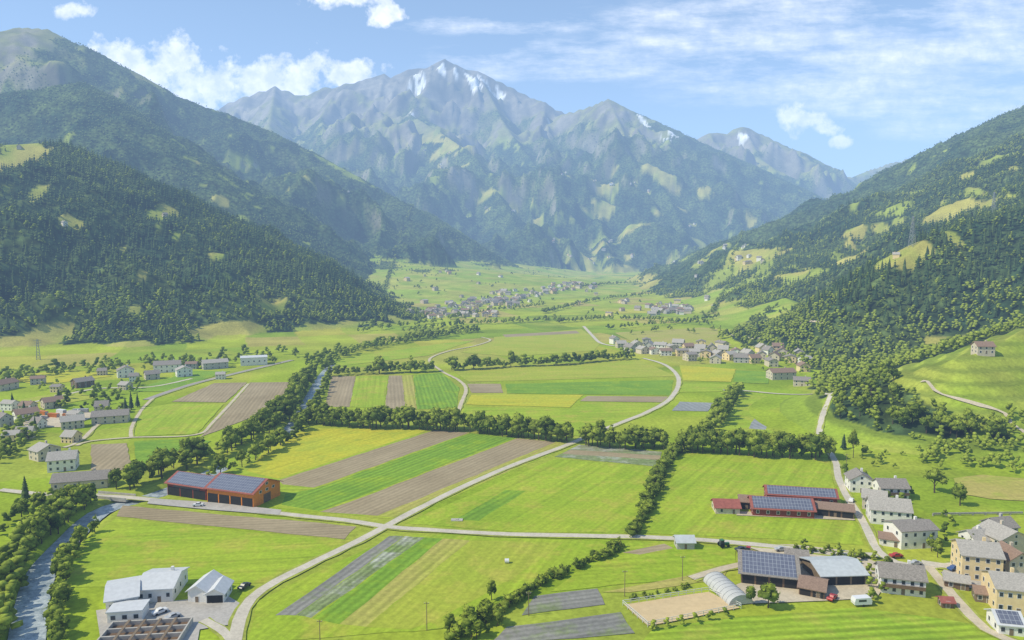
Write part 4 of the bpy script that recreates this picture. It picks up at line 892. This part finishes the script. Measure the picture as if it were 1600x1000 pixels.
# ---------------------------------------------------------------- light, sky, camera
AZ,EL=math.radians(-104),math.radians(47)
s=bpy.data.objects.new('sun',bpy.data.lights.new('sun','SUN')); link(s); s.data.energy=5.0; s.data.angle=math.radians(.5); s.data.color=(1,.92,.71)
tosun=Vector((math.sin(AZ)*math.cos(EL),math.cos(AZ)*math.cos(EL),math.sin(EL))); s.rotation_euler=(-tosun).to_track_quat('-Z','Y').to_euler(); s.location=(-2000,-500,2000)
w=bpy.data.worlds.new('World'); SC.world=w; w.use_nodes=True; nt=w.node_tree; nt.nodes.clear()
out=nd(nt,'ShaderNodeOutputWorld'); bg=nd(nt,'ShaderNodeBackground'); bg.inputs[1].default_value=.13
sky=nd(nt,'ShaderNodeTexSky',sky_type='NISHITA'); sky.sun_disc=False; sky.sun_elevation=EL; sky.sun_rotation=AZ; sky.altitude=1000; sky.air_density=1.0; sky.dust_density=.4
nt.links.new(sky.outputs[0],bg.inputs[0])
tc=nd(nt,'ShaderNodeTexCoord').outputs['Generated']; sx=nd(nt,'ShaderNodeSeparateXYZ'); nt.links.new(tc,sx.inputs[0])
yy=mth(nt,'MAXIMUM',sx.outputs[1],.05); uu=mth(nt,'DIVIDE',sx.outputs[0],yy); vv=mth(nt,'DIVIDE',sx.outputs[2],yy)
cb=nd(nt,'ShaderNodeCombineXYZ'); nt.links.new(uu,cb.inputs[0]); nt.links.new(vv,cb.inputs[1]); uv=cb.outputs[0]
def blobs(L):
    r=None
    for px,py,rx,ry in L:
        a,b,c_=ray(px,py); sub=nd(nt,'ShaderNodeVectorMath',operation='SUBTRACT'); nt.links.new(uv,sub.inputs[0]); sub.inputs[1].default_value=(a/b,c_/b,0)
        mu=nd(nt,'ShaderNodeVectorMath',operation='MULTIPLY'); nt.links.new(sub.outputs[0],mu.inputs[0]); mu.inputs[1].default_value=(F/rx,F/ry,0)
        le=nd(nt,'ShaderNodeVectorMath',operation='LENGTH'); nt.links.new(mu.outputs[0],le.inputs[0])
        v_=mth(nt,'SUBTRACT',1.0,le.outputs['Value']); r=v_ if r is None else mth(nt,'MAXIMUM',r,v_)
    return r
cu=blobs([(195,92,75,38),(260,108,115,56),(330,132,88,46),(290,155,90,34),(400,138,82,40),(462,126,68,50),(470,150,70,30),(540,120,68,32),(115,14,45,18),(540,0,80,18),(600,22,40,22),(1255,188,55,28),(1282,202,30,14),(1312,222,24,11)])
cun=noise(nt,uv,26,6,.6); cm=mrange(nt,mth(nt,'ADD',cu,mth(nt,'MULTIPLY',mth(nt,'SUBTRACT',cun,.5),2.9)),.16,.6,0,1)
ci=blobs([(1400,90,500,120),(1250,50,420,80),(1560,40,300,110),(1010,60,110,28),(880,95,260,40),(1520,180,210,60),(1400,130,300,80),(780,40,200,20)])
mp=nd(nt,'ShaderNodeMapping'); mp.inputs['Rotation'].default_value=(0,0,-.22); mp.inputs['Scale'].default_value=(3.4,15,1); nt.links.new(uv,mp.inputs['Vector'])
cin=noise(nt,mp.outputs[0],1.6,8,.66); cf=mrange(nt,mth(nt,'ADD',mth(nt,'MULTIPLY',ci,.85),mth(nt,'MULTIPLY',mth(nt,'SUBTRACT',cin,.5),4.2)),.05,1.3,0,.88)
cif=mth(nt,'MULTIPLY',cf,mrange(nt,ci,0,.35,0,1))
mask=mth(nt,'MULTIPLY',mth(nt,'MAXIMUM',cm,cif),mth(nt,'GREATER_THAN',sx.outputs[1],.06))
cg=nd(nt,'ShaderNodeBackground'); cg.inputs[1].default_value=1.0
shade=mixc(nt,mrange(nt,noise(nt,uv,40,3,.6),.35,.65,0,1),(1.0,1.0,1.02),(1.6,1.5,1.4)); nt.links.new(shade,cg.inputs[0])
mx=nd(nt,'ShaderNodeMixShader'); nt.links.new(mask,mx.inputs[0]); nt.links.new(bg.outputs[0],mx.inputs[1]); nt.links.new(cg.outputs[0],mx.inputs[2]); nt.links.new(mx.outputs[0],out.inputs[0])
cam=bpy.data.objects.new('camera',bpy.data.cameras.new('camera')); link(cam); cam.location=(0,0,CAMH); cam.rotation_euler=(math.pi/2-PIT,0,0); cam.data.lens=36*F/1600; cam.data.sensor_width=36; cam.data.clip_start=1; cam.data.clip_end=40000; SC.camera=cam
SC.view_settings.view_transform='Standard'; SC.view_settings.look='None'; SC.view_settings.exposure=0
